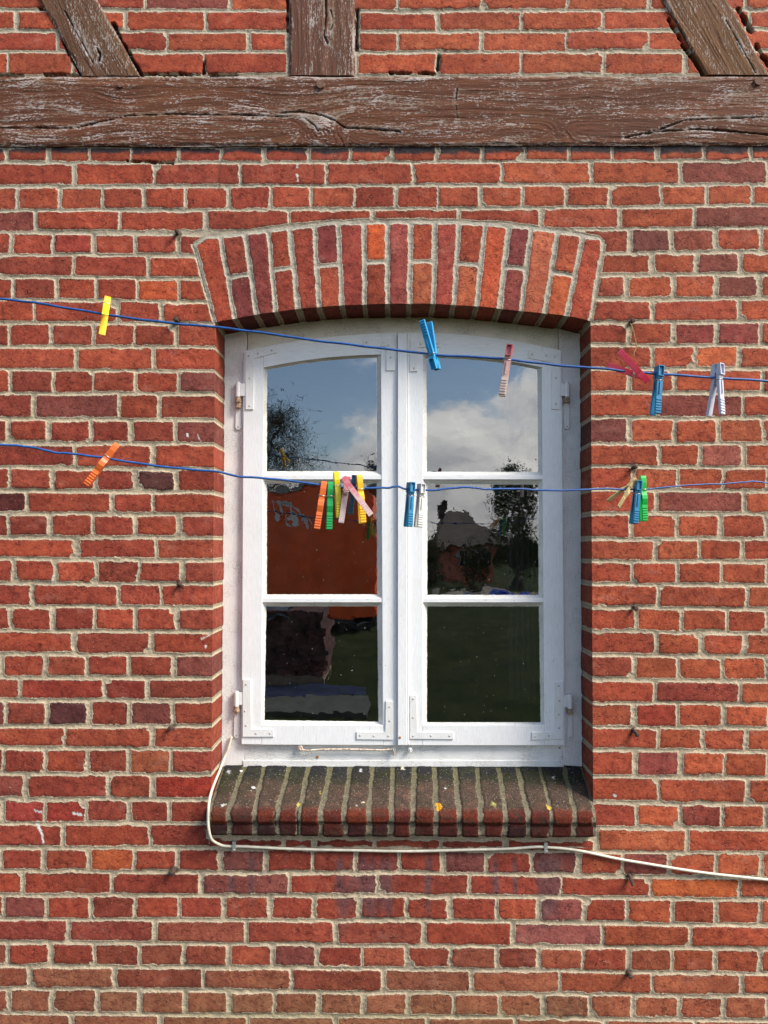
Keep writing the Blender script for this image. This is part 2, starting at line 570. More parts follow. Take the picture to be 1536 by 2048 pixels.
BED_R = [(457.5, 454), (505.5, 504), (551, 548), (598.5, 597), (645, 644), (689, 691.5), (737, 738), (786, 787),
         (835, 836), (887, 887), (933, 936), (980, 982), (1027.5, 1029), (1076.5, 1078.5), (1122, 1124), (1168, 1171),
         (1215, 1218), (1263, 1266), (1310.6, 1313.6), (1358, 1362), (1406, 1408), (1454, 1457), (1500, 1504.6),
         (1553, 1556.5), (1605.6, 1609), (1655, 1658), (1703.6, 1706)]
J_R = [[1260, 1343.5, 1431, 1522], [1304, 1394], [1253.5, 1347, 1433.5, 1520], [1304.5, 1478.5],
       [1257.5, 1347, 1433.5, 1520], [1304, 1390.5], [1258, 1348.5, 1525], [1312, 1485.5],
       [1257, 1348, 1436, 1526], [1318, 1400], [1267, 1355, 1446.5, 1533], [1312, 1488.5],
       [1262, 1354, 1442, 1532], [1311, 1398], [1263, 1354, 1443, 1534], [1316, 1494],
       [1272, 1363, 1453.6, 1534.5], [1313, 1402.6], [1268, 1356, 1444.8, 1532], [1309, 1480.5],
       [1268, 1355.6, 1447, 1540], [1316, 1406], [1270.6, 1361.6, 1449.6, 1537], [1318, 1494],
       [1273, 1360.6, 1444.5, 1531], [1194, 1374.4]]
BED_B = [(1646, 1678, 1658), (1696, 1699, 1706), (1742, 1746, 1756), (1790, 1792, 1800), (1839, 1841, 1851), (1885, 1891, 1898),
         (1932, 1937, 1948), (1977, 1985, 1993), (2027, 2033, 2041), (2075, 2080, 2087)]
J_B = [[410, 568, 629, 748, 882, 1012, 1192],
       [2, 87.5, 178, 268.5, 355, 441, 531, 625, 711, 798, 886, 973, 1064, 1156, 1245, 1338, 1432, 1524],
       [45, 223.5, 402, 579, 755, 938, 1123, 1302, 1480],
       [6, 93, 181, 270, 358, 448, 539, 629, 718, 812, 900, 993, 1078, 1167, 1254, 1343, 1432, 1520],
       [-35, 137, 309, 493, 671, 847, 1025, 1204, 1381, 1560],
       [15, 101, 188, 278, 367, 457, 546, 635, 725, 814, 900, 993, 1077, 1165, 1258, 1344, 1430, 1520],
       [59, 231, 406, 582, 767, 943, 1119, 1304, 1483],
       [17, 103, 194, 280, 370, 458, 548, 637, 727, 817, 907, 998, 1088, 1180, 1267, 1359, 1447, 1535],
       [-30, 142, 320, 496, 672, 855, 1030, 1210, 1390, 1565]]
rngb = random.Random(5)
for i in range(5):                                   # courses below the picture
    y = BED_B[-1][1] + 48
    BED_B.append((y - 5, y, y + 7))
    J_B.append(list(np.arange(-600 + (i % 2) * 45, 2200, 89 if i % 2 else 177) + rngb.uniform(-8, 8)))
for i in range(9):                                   # courses above the picture
    y = BED_F_TOP[0][1] - 42
    BED_F_TOP.insert(0, (y - 1, y, y - 2))
    J_TOP.insert(0, list(np.arange(-600 + (i % 2) * 80, 2200, 166) + rngb.uniform(-20, 20)))


def extend(js, lo=-700, hi=2300):
    js = sorted(js)
    d = sorted(b - a for a, b in zip(js, js[1:]))
    p = 173 if (not d or d[len(d) // 2] > 120) else 87
    while js[0] > lo:
        js.insert(0, js[0] - p)
    while js[-1] < hi:
        js.append(js[-1] + p)
    return js


REG = {
    'U': (BED_F_TOP, (0, 768, 1536), [extend(j) for j in J_TOP]),
    'T': (BED_T, (0, 768, 1536), [extend(j) for j in J_T]),
    'L': (BED_L, (0, 440), [extend(j, hi=300) for j in J_L]),
    'R': (BED_R, (1183, 1536), [extend(j, lo=1400) for j in J_R]),
    'B': (BED_B, (0, 768, 1536), [[410, 568, 629, 748, 882, 1012, 1192] if i == 0 else extend(j) for i, j in enumerate(J_B)]),
}
for k, j in enumerate(J_L):                          # only extend outwards; the opening's corner ends the course
    REG['L'][2][k] = sorted(set([q for q in extend(j, hi=0) if q <= max(j)])) + [900]
for k, j in enumerate(J_R):
    e = extend(j)
    REG['R'][2][k] = [600] + [q for q in e if q >= min(j)]

C_ORANGE = np.array((0.385, 0.076, 0.032))
C_RED = np.array((0.335, 0.058, 0.028))
C_CRIM = np.array((0.262, 0.044, 0.026))
C_BROWN = np.array((0.285, 0.105, 0.055))
C_DARK = np.array((0.095, 0.030, 0.030))
# bricks that stand out in the photograph: (x, y, colour)
SPECIAL = [(311, 962, (0.085, 0.034, 0.034)), (20, 1003, (0.085, 0.022, 0.022)), (135, 1424, (0.075, 0.026, 0.030)),
           (1302, 482, (0.14, 0.050, 0.045)), (1380, 482, (0.22, 0.065, 0.045)), (1476, 574, (0.17, 0.055, 0.045)), (1388, 668, (0.22, 0.05, 0.045)),
           (1391, 810, (0.16, 0.045, 0.038)), (1221, 861, (0.13, 0.042, 0.038)), (1395, 1384, (0.19, 0.040, 0.030)),
           (1470, 668, (0.20, 0.048, 0.045)), (1315, 1430, (0.24, 0.042, 0.028)), (1315, 1525, (0.22, 0.055, 0.05)), (486, 1719, (0.13, 0.045, 0.042)),
           (932, 1722, (0.15, 0.052, 0.052)), (1110, 1727, (0.14, 0.045, 0.042)), (490, 1766, (0.17, 0.055, 0.05)),
           (225, 1862, (0.19, 0.045, 0.035)), (66, 1863, (0.20, 0.046, 0.036)), (20, 1575, (0.20, 0.055, 0.045)), (370, 1573, (0.25, 0.035, 0.024)),
           (1390, 1774, (0.56, 0.115, 0.035)), (1122, 1818, (0.19, 0.06, 0.058)), (1118, 1868, (0.22, 0.075, 0.072)),
           (1420, 624, (0.42, 0.072, 0.036)), (1460, 716, (0.60, 0.125, 0.045)), (1490, 905, (0.42, 0.105, 0.07)),
           (1440, 910, (0.42, 0.105, 0.07)), (299, 575, (0.50, 0.085, 0.030)), (240, 1722, (0.46, 0.09, 0.032)), (260, 1520, (0.42, 0.10, 0.045)),
           (48, 1620, (0.26, 0.045, 0.04)), (135, 1620, (0.24, 0.038, 0.03)), (1540, 1620, (0.3, 0.05, 0.04)), (1390, 1623, (0.2, 0.045, 0.035)),
           (195, 1380, (0.23, 0.042, 0.030)), (255, 1380, (0.22, 0.040, 0.030)), (120, 485, (0.25, 0.045, 0.035)), (410, 1868, (0.34, 0.08, 0.045))]


def rnd(a, b, c=0, s=0):
    """deterministic per-brick random in 0..1 from integer arrays"""
    return _hash(np.asarray(a) * 7 + c, np.asarray(b) * 13 + s, 91 + s)


def brick_tint(cx, cy, rid, bid, seed):
    """colour of each brick from where it sits on the wall and its own throw of the dice"""
    r1, r2, r3 = rnd(rid, bid, 3, seed), rnd(rid, bid, 11, seed + 1), rnd(rid, bid, 29, seed + 2)
    warm = np.clip(0.22 + 0.62 * sstep(600, 1400, cx) + 0.30 * sstep(700, 0, cy) - 0.32 * sstep(1450, 1750, cy) * (1 - sstep(1180, 1300, cx)), 0.05, 0.95)
    t = np.clip(warm + (r1 - 0.5) * 0.62, 0, 1)
    c = mixc(C_CRIM, C_RED, np.clip(t * 2, 0, 1))
    c = mixc(c, C_ORANGE, np.clip(t * 2 - 1, 0, 1))
    c = mixc(c, np.broadcast_to(C_BROWN, c.shape), 0.8 * sstep(1870, 2030, cy + 70 * (r2 - 0.5)) * (1 - 0.55 * sstep(1150, 1350, cx)))
    c = mixc(c, c * np.array((0.95, 1.12, 1.15)), sstep(0.55, 1, r2) * 0.7)
    c = c * (0.86 + 0.26 * r3)[..., None]
    c = mixc(c, np.broadcast_to(np.array((0.19, 0.052, 0.042)), c.shape), (r2 < 0.045) * 0.8)
    return c


def rowfield(reg, px, py, seed):
    """for points in one region: signed distance to the nearest brick edge (px), tint, random per brick"""
    beds, anc, joints = REG[reg]
    B = np.array(beds, float)
    anc = np.array(anc, float)

    def bed(k):
        y = np.interp(px, anc, B[k])
        sl = (B[k][-1] - B[k][0]) / (anc[-1] - anc[0]) * 0.6
        return y + np.where(px > anc[-1], (px - anc[-1]) * sl, 0) + np.where(px < anc[0], (px - anc[0]) * sl, 0) + fbm(px / 90, np.full_like(px, k * 3.1), seed + 5, 2) * 1.5

    row = np.zeros(px.shape, int)
    for k in range(1, len(B) - 1):
        row += (py > bed(k)).astype(int)
    sd = np.full(px.shape, -9.0)
    tint = np.zeros(px.shape + (3,))
    rr = np.zeros(px.shape)
    # outline wobble: the same everywhere, so neighbouring patches agree
    wx = (fbm(px / 21, py / 17, seed + 1, 3) * 2.4 + fbm(px / 5, py / 5, seed + 2, 2) * 1.3) * (0.7 + 1.2 * sstep(-.2, .5, fbm(px / 70, py / 60, seed + 6, 2)))
    wy = (fbm(px / 23, py / 15, seed + 3, 3) * 2.0 + fbm(px / 6, py / 5, seed + 4, 2) * 1.2) * (0.7 + 1.2 * sstep(-.2, .5, fbm(px / 60, py / 70, seed + 7, 2)))
    for k in range(len(B) - 1):
        m = row == k
        if not m.any():
            continue
        x, y = px[m], py[m]
        js = np.array(joints[k], float)
        i = np.clip(np.searchsorted(js, x) - 1, 0, len(js) - 2)
        s = seed + ord(reg)
        f = lambda q: rnd(k, i, q, s) - 0.5
        g = lambda q, ii: rnd(k, ii, q, s) - 0.5
        jw = 4.9 if (reg in 'RB' or (reg == 'L' and k > 6)) else 4.1
        x0 = js[i] + jw + 3.0 * g(41, i) + 1.6 * f(5)
        x1 = js[i + 1] - jw + 3.0 * g(41, i + 1) * -1 + 1.6 * f(6)
        kk = np.full(x.shape, k)
        yt = np.interp(x, anc, B[k])
        yb = np.interp(x, anc, B[k + 1])
        sl = (B[k][-1] - B[k][0]) / (anc[-1] - anc[0]) * 0.6
        ext = np.where(x > anc[-1], (x - anc[-1]) * sl, 0) + np.where(x < anc[0], (x - anc[0]) * sl, 0)
        yt, yb = yt + ext, yb + ext
        u = (x - (x0 + x1) / 2) / np.maximum(1, (x1 - x0)) * 2
        thin = np.where((yb - yt) < 36, 2.8, 4.6 if (reg in 'RB' or (reg == 'L' and k > 6)) else 3.9)
        y0 = yt + thin + 2.4 * f(7) + 1.6 * f(8) * u
        y1 = yb - thin + 2.4 * f(9) + 1.6 * f(10) * u
        # rounded box
        xm, ym = (x0 + x1) / 2, (y0 + y1) / 2
        hx, hy = np.maximum(2, (x1 - x0) / 2), np.maximum(2, (y1 - y0) / 2)
        rad = 2.6 + 5 * np.maximum(0, f(12))
        qx, qy = np.abs(x + wx[m] - xm) - hx + rad, np.abs(y + wy[m] - ym) - hy + rad
        d = -(np.minimum(np.maximum(qx, qy), 0) + np.hypot(np.maximum(qx, 0), np.maximum(qy, 0)) - rad)
        # broken corners
        cxs, cys = np.where(f(13) > 0, xm + hx, xm - hx), np.where(f(14) > 0, ym + hy, ym - hy)
        chip = np.hypot(x - cxs, y - cys) - (4 + 9 * np.maximum(0, f(15) * 2 - 0.15)) + wx[m]
        d = np.minimum(d, np.where(f(16) > 0.05, chip, 99))
        sd[m] = d
        c = brick_tint(xm, ym, kk, i, s)
        for (sx, sy, sc) in SPECIAL:
            hit = (np.abs(sx - xm) < hx + 3) & (np.abs(sy - ym) < hy + 3)
            if hit.any():
                c[hit] = np.array(sc) * (np.array((1.25, 1.0, 0.85)) if sc[0] < 0.3 else np.array((0.88, 0.92, 0.95)))
        tint[m] = c
        rr[m] = rnd(k, i, 77, s)
    return sd, tint, rr


NAILS = [(355, 467), (355, 642), (360, 1169), (344, 1453), (348, 1738), (1262, 645), (1266, 936), (1269, 1214),
         (1266, 1459), (1258, 1750), (1257, 1945)]


def surface(px, py, sd, tint, rr, seed):
    """colour attributes and height of masonry at these photo pixels"""
    # inside-brick colour drift, fire marks, paler faces
    lo = fbm(px / 60, py / 40, seed + 20, 3)
    c = tint * (1 + 0.28 * lo)[..., None]
    c = c * (1 + 0.16 * fbm(px / 260, py / 200, 555, 3))[..., None]
    edge = sstep(9, 1.5, sd + fbm(px / 8, py / 8, seed + 23, 2) * 3)
    c = c * (1 - 0.13 * edge)[..., None]
    hot = sstep(0.52, 0.85, fbm(px / 30, py / 22, seed + 21, 3) + (rr - 0.5) * 0.3)
    c = mixc(c, c * np.array((1.35, 1.7, 1.7)), hot * 0.8)
    # burnt blue-black upright streaks on the courses under the window sill
    zone = sstep(1700, 1725, py) * sstep(1905, 1800, py) * sstep(395, 450, px) * sstep(1250, 1120, px)
    st = sstep(0.10, 0.5, fbm(px / 22, py / 160, seed + 22, 3)) * zone
    c = mixc(c, np.broadcast_to(np.array((0.11, 0.055, 0.06)), c.shape), st * 0.72)
    # pale bloom
    bloom = sstep(0.35, 0.9, fbm(px / 42, py / 26, seed + 24, 3)) * 0.20
    c = mixc(c, np.broadcast_to(np.array((0.46, 0.24, 0.19)), c.shape), bloom)
    mc = np.broadcast_to(np.array((0.485, 0.390, 0.268)), tint.shape) * (1 + 0.20 * fbm(px / 45, py / 30, seed + 30, 3))[..., None]
    grey = sstep(700, 350, py) * (1 - 0.3 * sstep(900, 1300, px))
    mc = mixc(mc, np.broadcast_to(np.array((0.43, 0.375, 0.29)), mc.shape), 0.75 * grey)
    soot_shade = sstep(0.12, 0.6, fbm(px / 60, py / 10, seed + 31, 3) + 0.35 * fbm(px / 200, py / 150, 556, 2)) * sstep(-2.0, -5.5, sd)
    mc = mixc(mc, np.broadcast_to(np.array((0.165, 0.145, 0.12)), mc.shape), 0.55 * soot_shade)
    alg = sstep(1960, 2040, py) * sstep(250, 420, px) * sstep(1250, 1000, px) * 0.4
    mc = mixc(mc, np.broadcast_to(np.array((0.30, 0.27, 0.13)), mc.shape), alg)
    c = mixc(c, np.broadcast_to(np.array((0.22, 0.12, 0.05)), c.shape), alg * 0.6)
    # bitumen left along the underside of the beam
    tar = sstep(309, 302, py + fbm(px / 25, py / 9, seed + 32, 3) * 6) * sstep(280, 290, py)
    c = mixc(c, np.broadcast_to(np.array((0.028, 0.026, 0.030)), c.shape), tar * 0.97)
    mc = mixc(mc, np.broadcast_to(np.array((0.17, 0.15, 0.13)), mc.shape), tar * 0.5)
    # rust round the old fixings
    for (nx, ny) in NAILS:
        dd = np.hypot((px - nx) * 1.25, (py - ny - 1) * 0.9) + fbm(px / 7, py / 7, 77, 2) * 7
        k = sstep(15, 3, dd) * 0.85
        c = mixc(c, np.broadcast_to(np.array((0.045, 0.022, 0.015)), c.shape), k)
        mc = mixc(mc, np.broadcast_to(np.array((0.045, 0.025, 0.017)), mc.shape), k)
        run = sstep(5, 1.5, np.abs(px - nx) + fbm(px / 5, py / 12, 78, 2) * 3) * sstep(ny, ny + 5, py) * sstep(ny + 46, ny + 12, py)
        mc = mixc(mc, np.broadcast_to(np.array((0.24, 0.16, 0.07)), mc.shape), run * 0.55)
    # white droppings
    for (x0, y0, x1, y1, w) in ((74, 1648, 84, 1668, 2.6), (84, 1668, 87, 1685, 1.6), (70, 1621, 82, 1625, 2.2), (148, 1627, 162, 1629, 2.4),
                                (104, 1166, 107, 1150, 1.6), (1228, 1590, 1231, 1592, 2), (20, 1575, 20.5, 1576, 1),
                                (595, 330, 595, 335, 1.4), (594, 350, 596, 362, 1.6), (403, 1278, 420, 1270, 1.3), (410, 1296, 411, 1292, 1.4),
                                (395, 870, 402, 884, 1.0), (374, 868, 375, 872, 1.3)):
        t = np.clip(((px - x0) * (x1 - x0) + (py - y0) * (y1 - y0)) / max(1e-6, (x1 - x0) ** 2 + (y1 - y0) ** 2), 0, 1)
        dd = np.hypot(px - x0 - t * (x1 - x0), py - y0 - t * (y1 - y0)) + fbm(px / 4, py / 4, 79, 2) * 1.6
        k = sstep(w + 0.7, w - 0.4, dd)
        c = mixc(c, np.broadcast_to(np.array((0.72, 0.68, 0.64)), c.shape), k)
        mc = mixc(mc, np.broadcast_to(np.array((0.72, 0.68, 0.64)), mc.shape), k)
    gap = np.zeros(px.shape)
    if py.min() < 200:
        for (x0, y0, x1, y1, w) in ((226, 50, 238, 82, 6), (244, 88, 282, 149, 4.5), (127, 84, 162, 149, 4), (407, 124, 408, 145, 3.6), (877, 112, 876, 138, 3.6), (1338, 40, 1362, 80, 3.5),
                                    (1366, 90, 1408, 148, 4.5), (1478, 20, 1502, 62, 5), (1512, 90, 1536, 130, 4), (90, 150, 165, 151, 3), (290, 148, 400, 149, 1.8), (414, 149, 470, 150, 2.4), (575, -60, 575, 60, 2),
                                    (714, 20, 713, 100, 2.2), (80, 17, 96, 20, 3), (0, 150, 45, 152, 2), (780, 146, 870, 147, 1.6), (255, 322, 345, 326, 1.6)):
            t = np.clip(((px - x0) * (x1 - x0) + (py - y0) * (y1 - y0)) / max(1e-6, (x1 - x0) ** 2 + (y1 - y0) ** 2), 0, 1)
            dd = np.hypot(px - x0 - t * (x1 - x0), py - y0 - t * (y1 - y0)) + fbm(px / 9, py / 9, 83, 3) * 3.4
            gap = np.maximum(gap, sstep(w + 0.8, w - 0.8, dd))
        c = mixc(c, c * 0.12, gap)
        mc = mixc(mc, mc * 0.10, gap)
    for (rx, ry0, ry1) in ((439, 325, 385), (628, 325, 378), (6, 610, 680)):      # thin rust runs
        k = sstep(3.2, 1.2, np.abs(px - rx + fbm(px / 9, py / 20, 80, 2) * 2)) * sstep(ry0 - 4, ry0 + 4, py) * sstep(ry1 + 4, ry1 - 8, py) * 0.55
        c = mixc(c, np.broadcast_to(np.array((0.10, 0.035, 0.012)), c.shape), k)
        mc = mixc(mc, np.broadcast_to(np.array((0.16, 0.07, 0.03)), mc.shape), k)
    bh = (rr - 0.5) * 0.0022 + fbm(px / 26, py / 18, seed + 40, 3) * 0.0009 + fbm(px / 6, py / 6, seed + 41, 2) * 0.0004
    bh = bh - 0.0007 * sstep(4, 0, sd)
    mh = -0.0021 + fbm(px / 30, py / 14, seed + 42, 3) * 0.0016 + fbm(px / 6, py / 5, seed + 43, 2) * 0.0007 + 0.0013 * sstep(-4.2, -1.5, sd)
    h = mh + (bh - mh) * sstep(-1.3, 1.6, sd) - 0.014 * gap
    return np.clip(c, 0, 1), np.clip(mc, 0, 1), h


# opening: corners, arch curves
XL = lambda y: 430 - 7 * (np.asarray(y, float) - 650) / 850
XR = lambda y: 1181.5 + 4.5 * (np.asarray(y, float) - 650) / 850
EX = np.array([(386, 489), (411.5, 471.6), (480, 465), (578, 453), (666, 443.5), (744, 441.5), (780, 441), (915, 442), (972, 445), (1020, 449),
               (1079, 455), (1154, 466), (1199, 475), (1208, 484)], float)
IN = np.array([(428.7, 645), (514.7, 629), (595, 618), (684, 610.6), (772.5, 607.7), (861, 607.5), (903, 610), (960, 613), (1020, 620), (1079, 626),
               (1139, 632.5), (1181, 642)], float)
JT = [387, 440, 490, 536, 578, 628, 676.5, 727, 775, 822, 870, 918, 970, 1018, 1063, 1115, 1166, 1209]
JB = [428.7, 469, 513, 552, 595, 638, 684, 729.5, 775, 819, 865, 907, 954, 999, 1042, 1090, 1133, 1181]


def ybot_top(x):
    """lower edge of the top patch"""
    return np.where((x < 388) | (x > 1207), 487.0, np.minimum(487.0, np.interp(x, EX[:, 0], EX[:, 1])))


def skew_x(y, side):
    if side == 'L':
        return np.where(y < 647, 388 + (y - 487) / 160.0 * 41.5, XL(y))
    return np.where(y < 643, 1208 - (y - 487) / 156.0 * 27, XR(y))


brick_wall = empty('brick_wall', P(800, 2180, 0), 'red brick house wall with pale mortar around the white window', 'wall')


def build_wall():
    pts, sds, bcs, mcs = [], [], [], []
    ST = 2.0

    def add(px, py, sd, tint, rr, seed, normal=None, taper=None):
        c, mc, h = surface(px, py, sd, tint, rr, seed)
        if taper is not None:
            h = h * taper
        w = W(px, py, 0.0)
        w[..., 1] -= h
        pts.append(w), sds.append(sd), bcs.append(c), mcs.append(mc)
        return h

    # top: infill between the timbers, beam line, courses over the arch
    xs = np.arange(-380, 1921, ST)
    t = np.linspace(0, 1, int((487 + 420) / ST))[:, None]
    yb = ybot_top(xs)[None, :]
    PY = -420 + t * (yb + 420)
    PX = np.broadcast_to(xs, PY.shape).copy()
    up = PY < 220
    su, tu, ru = rowfield('U', PX, PY, 7)
    st, tt, rt = rowfield('T', PX, PY, 8)
    sd, ti, rr = np.where(up, su, st), np.where(up[..., None], tu, tt), np.where(up, ru, rt)
    lowL = (PY > np.interp(PX, (0, 440), BED_L[0])) & (PX < 600)
    lowR = (PY > np.interp(PX, (1183, 1536), BED_R[0])) & (PX > 1000)
    sl, tl, rl = rowfield('L', PX, PY, 9)
    sr, tr_, rr_ = rowfield('R', PX, PY, 10)
    for m, a, b, c in ((lowL, sl, tl, rl), (lowR, sr, tr_, rr_)):
        sd, ti, rr = np.where(m, a, sd), np.where(m[..., None], b, ti), np.where(m, c, rr)
    # mortar seam along the arch back and beside the timbers
    ex = np.interp(PX, EX[:, 0], EX[:, 1])
    seam = np.where((PX > 384) & (PX < 1212), ex - PY - 5.0 - fbm(PX / 30, PY / 30, 50, 2) * 3, 99)
    sd = np.minimum(sd, np.where(up, 99, seam))
    add(PX, PY, sd, ti, rr, 100)

    # left and right of the opening
    for side, reg, xa in (('L', 'L', -380), ('R', 'R', 1920)):
        ys = np.arange(487, 1661, ST)
        xe = skew_x(ys, side)
        n = int(abs(xe.mean() - xa) / ST)
        u = np.linspace(0, 1, n)[None, :]
        if side == 'L':
            PX = xa + (xe[:, None] - xa) * u
        else:
            PX = xe[:, None] + (xa - xe[:, None]) * u
        PY = np.broadcast_to(ys[:, None], PX.shape).copy()
        sd, ti, rr = rowfield(reg, PX, PY, 9 if side == 'L' else 10)
        din = np.abs(PX - skew_x(PY, side))
        sd = np.minimum(sd, np.where(PY < 648, din - 6 - fbm(PX / 12, PY / 12, 51, 2) * 2, 99))
        h = add(PX, PY, sd, ti, rr, 100)
        # reveal: the same courses turn the corner
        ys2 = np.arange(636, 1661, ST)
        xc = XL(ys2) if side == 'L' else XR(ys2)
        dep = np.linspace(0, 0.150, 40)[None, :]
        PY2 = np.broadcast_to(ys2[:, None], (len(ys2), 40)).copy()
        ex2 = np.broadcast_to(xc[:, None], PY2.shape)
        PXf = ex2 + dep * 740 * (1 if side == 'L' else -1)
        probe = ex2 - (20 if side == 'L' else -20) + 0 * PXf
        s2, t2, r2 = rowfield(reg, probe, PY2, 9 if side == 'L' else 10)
        c2, m2, h2 = surface(PXf, PY2, s2, t2 * (0.92 if side == 'L' else 0.62), r2, 140)  # right reveal's brick tint dimmed to paint in its shade
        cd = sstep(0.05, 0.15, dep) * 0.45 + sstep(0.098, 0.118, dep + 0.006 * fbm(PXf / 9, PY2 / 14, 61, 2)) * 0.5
        m2 = m2 if side == 'L' else m2 * 0.6  # same painted shade on the right reveal's mortar
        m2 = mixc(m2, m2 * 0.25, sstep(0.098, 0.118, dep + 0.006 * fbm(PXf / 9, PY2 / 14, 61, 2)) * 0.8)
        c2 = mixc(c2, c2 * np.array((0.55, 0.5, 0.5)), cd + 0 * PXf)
        w = W(ex2, PY2, 0.0)
        sgn = 1 if side == 'L' else -1
        w[..., 0] += sgn * (h2 * sstep(0, 0.004, dep) + 0.0 * dep) - sgn * 0.0
        hh = surface(ex2[:, :1], PY2[:, :1], s2[:, :1], t2[:, :1], r2[:, :1], 100)[2]
        w[..., 1] += dep - hh * (1 - sstep(0, 0.006, dep))
        if side == 'L':
            w = w[:, ::-1]
            c2, m2, s2 = c2[:, ::-1], m2[:, ::-1], s2[:, ::-1]
            w, c2, m2, s2 = w[:, ::-1], c2[:, ::-1], m2[:, ::-1], s2[:, ::-1]
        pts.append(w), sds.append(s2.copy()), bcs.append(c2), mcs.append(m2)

    # below the sill, full width
    xs = np.arange(-380, 1921, ST)
    ys = np.arange(1659, 2400, ST)
    PX, PY = np.meshgrid(xs, ys)
    sd, ti, rr = rowfield('B', PX, PY, 11)
    for reg, cond, s in (('L', (PX < 417) & (PY < np.interp(PX, (0, 768, 1536), BED_B[1])), 9),
                         ('R', (PX > 1193) & (PY < np.interp(PX, (0, 768, 1536), BED_B[1])), 10)):
        a, b, c = rowfield(reg, PX, PY, s)
        sd, ti, rr = np.where(cond, a, sd), np.where(cond[..., None], b, ti), np.where(cond, c, rr)
    slip = (PX > 410) & (PX < 1192) & (PY < 1697)
    sd = np.where(slip, np.minimum(sd, 6 - np.abs(PY - 1687.5 - (PX - 800) * 0.006) - fbm(PX / 14, PY / 9, 60, 2) * 4), sd)
    add(PX, PY, sd, ti, rr, 100)
    # backing sheet a finger behind the face, and a lintel bed behind the arch
    bx, by = np.meshgrid(np.linspace(-380, 1920, 3), np.linspace(-420, 600, 3))
    for (x0, x1, y0, y1) in ((-380, 1920, -420, 600), (-380, 424, 600, 650), (1187, 1920, 600, 650), (-380, 400, 650, 1660), (1215, 1920, 650, 1660), (-380, 1920, 1665, 2400)):
        bx, by = np.meshgrid((x0, x1), (y0, y1))
        w = W(bx.astype(float), by.astype(float), 0.02)
        o = np.full(bx.shape, -9.0)
        cc = np.full(bx.shape + (3,), 0.3)
        pts.append(w), sds.append(o), bcs.append(cc), mcs.append(cc)
    grid_mesh('brickwork', pts, {'sd': sds, 'bcol': bcs, 'mcol': mcs}, MAS, brick_wall)


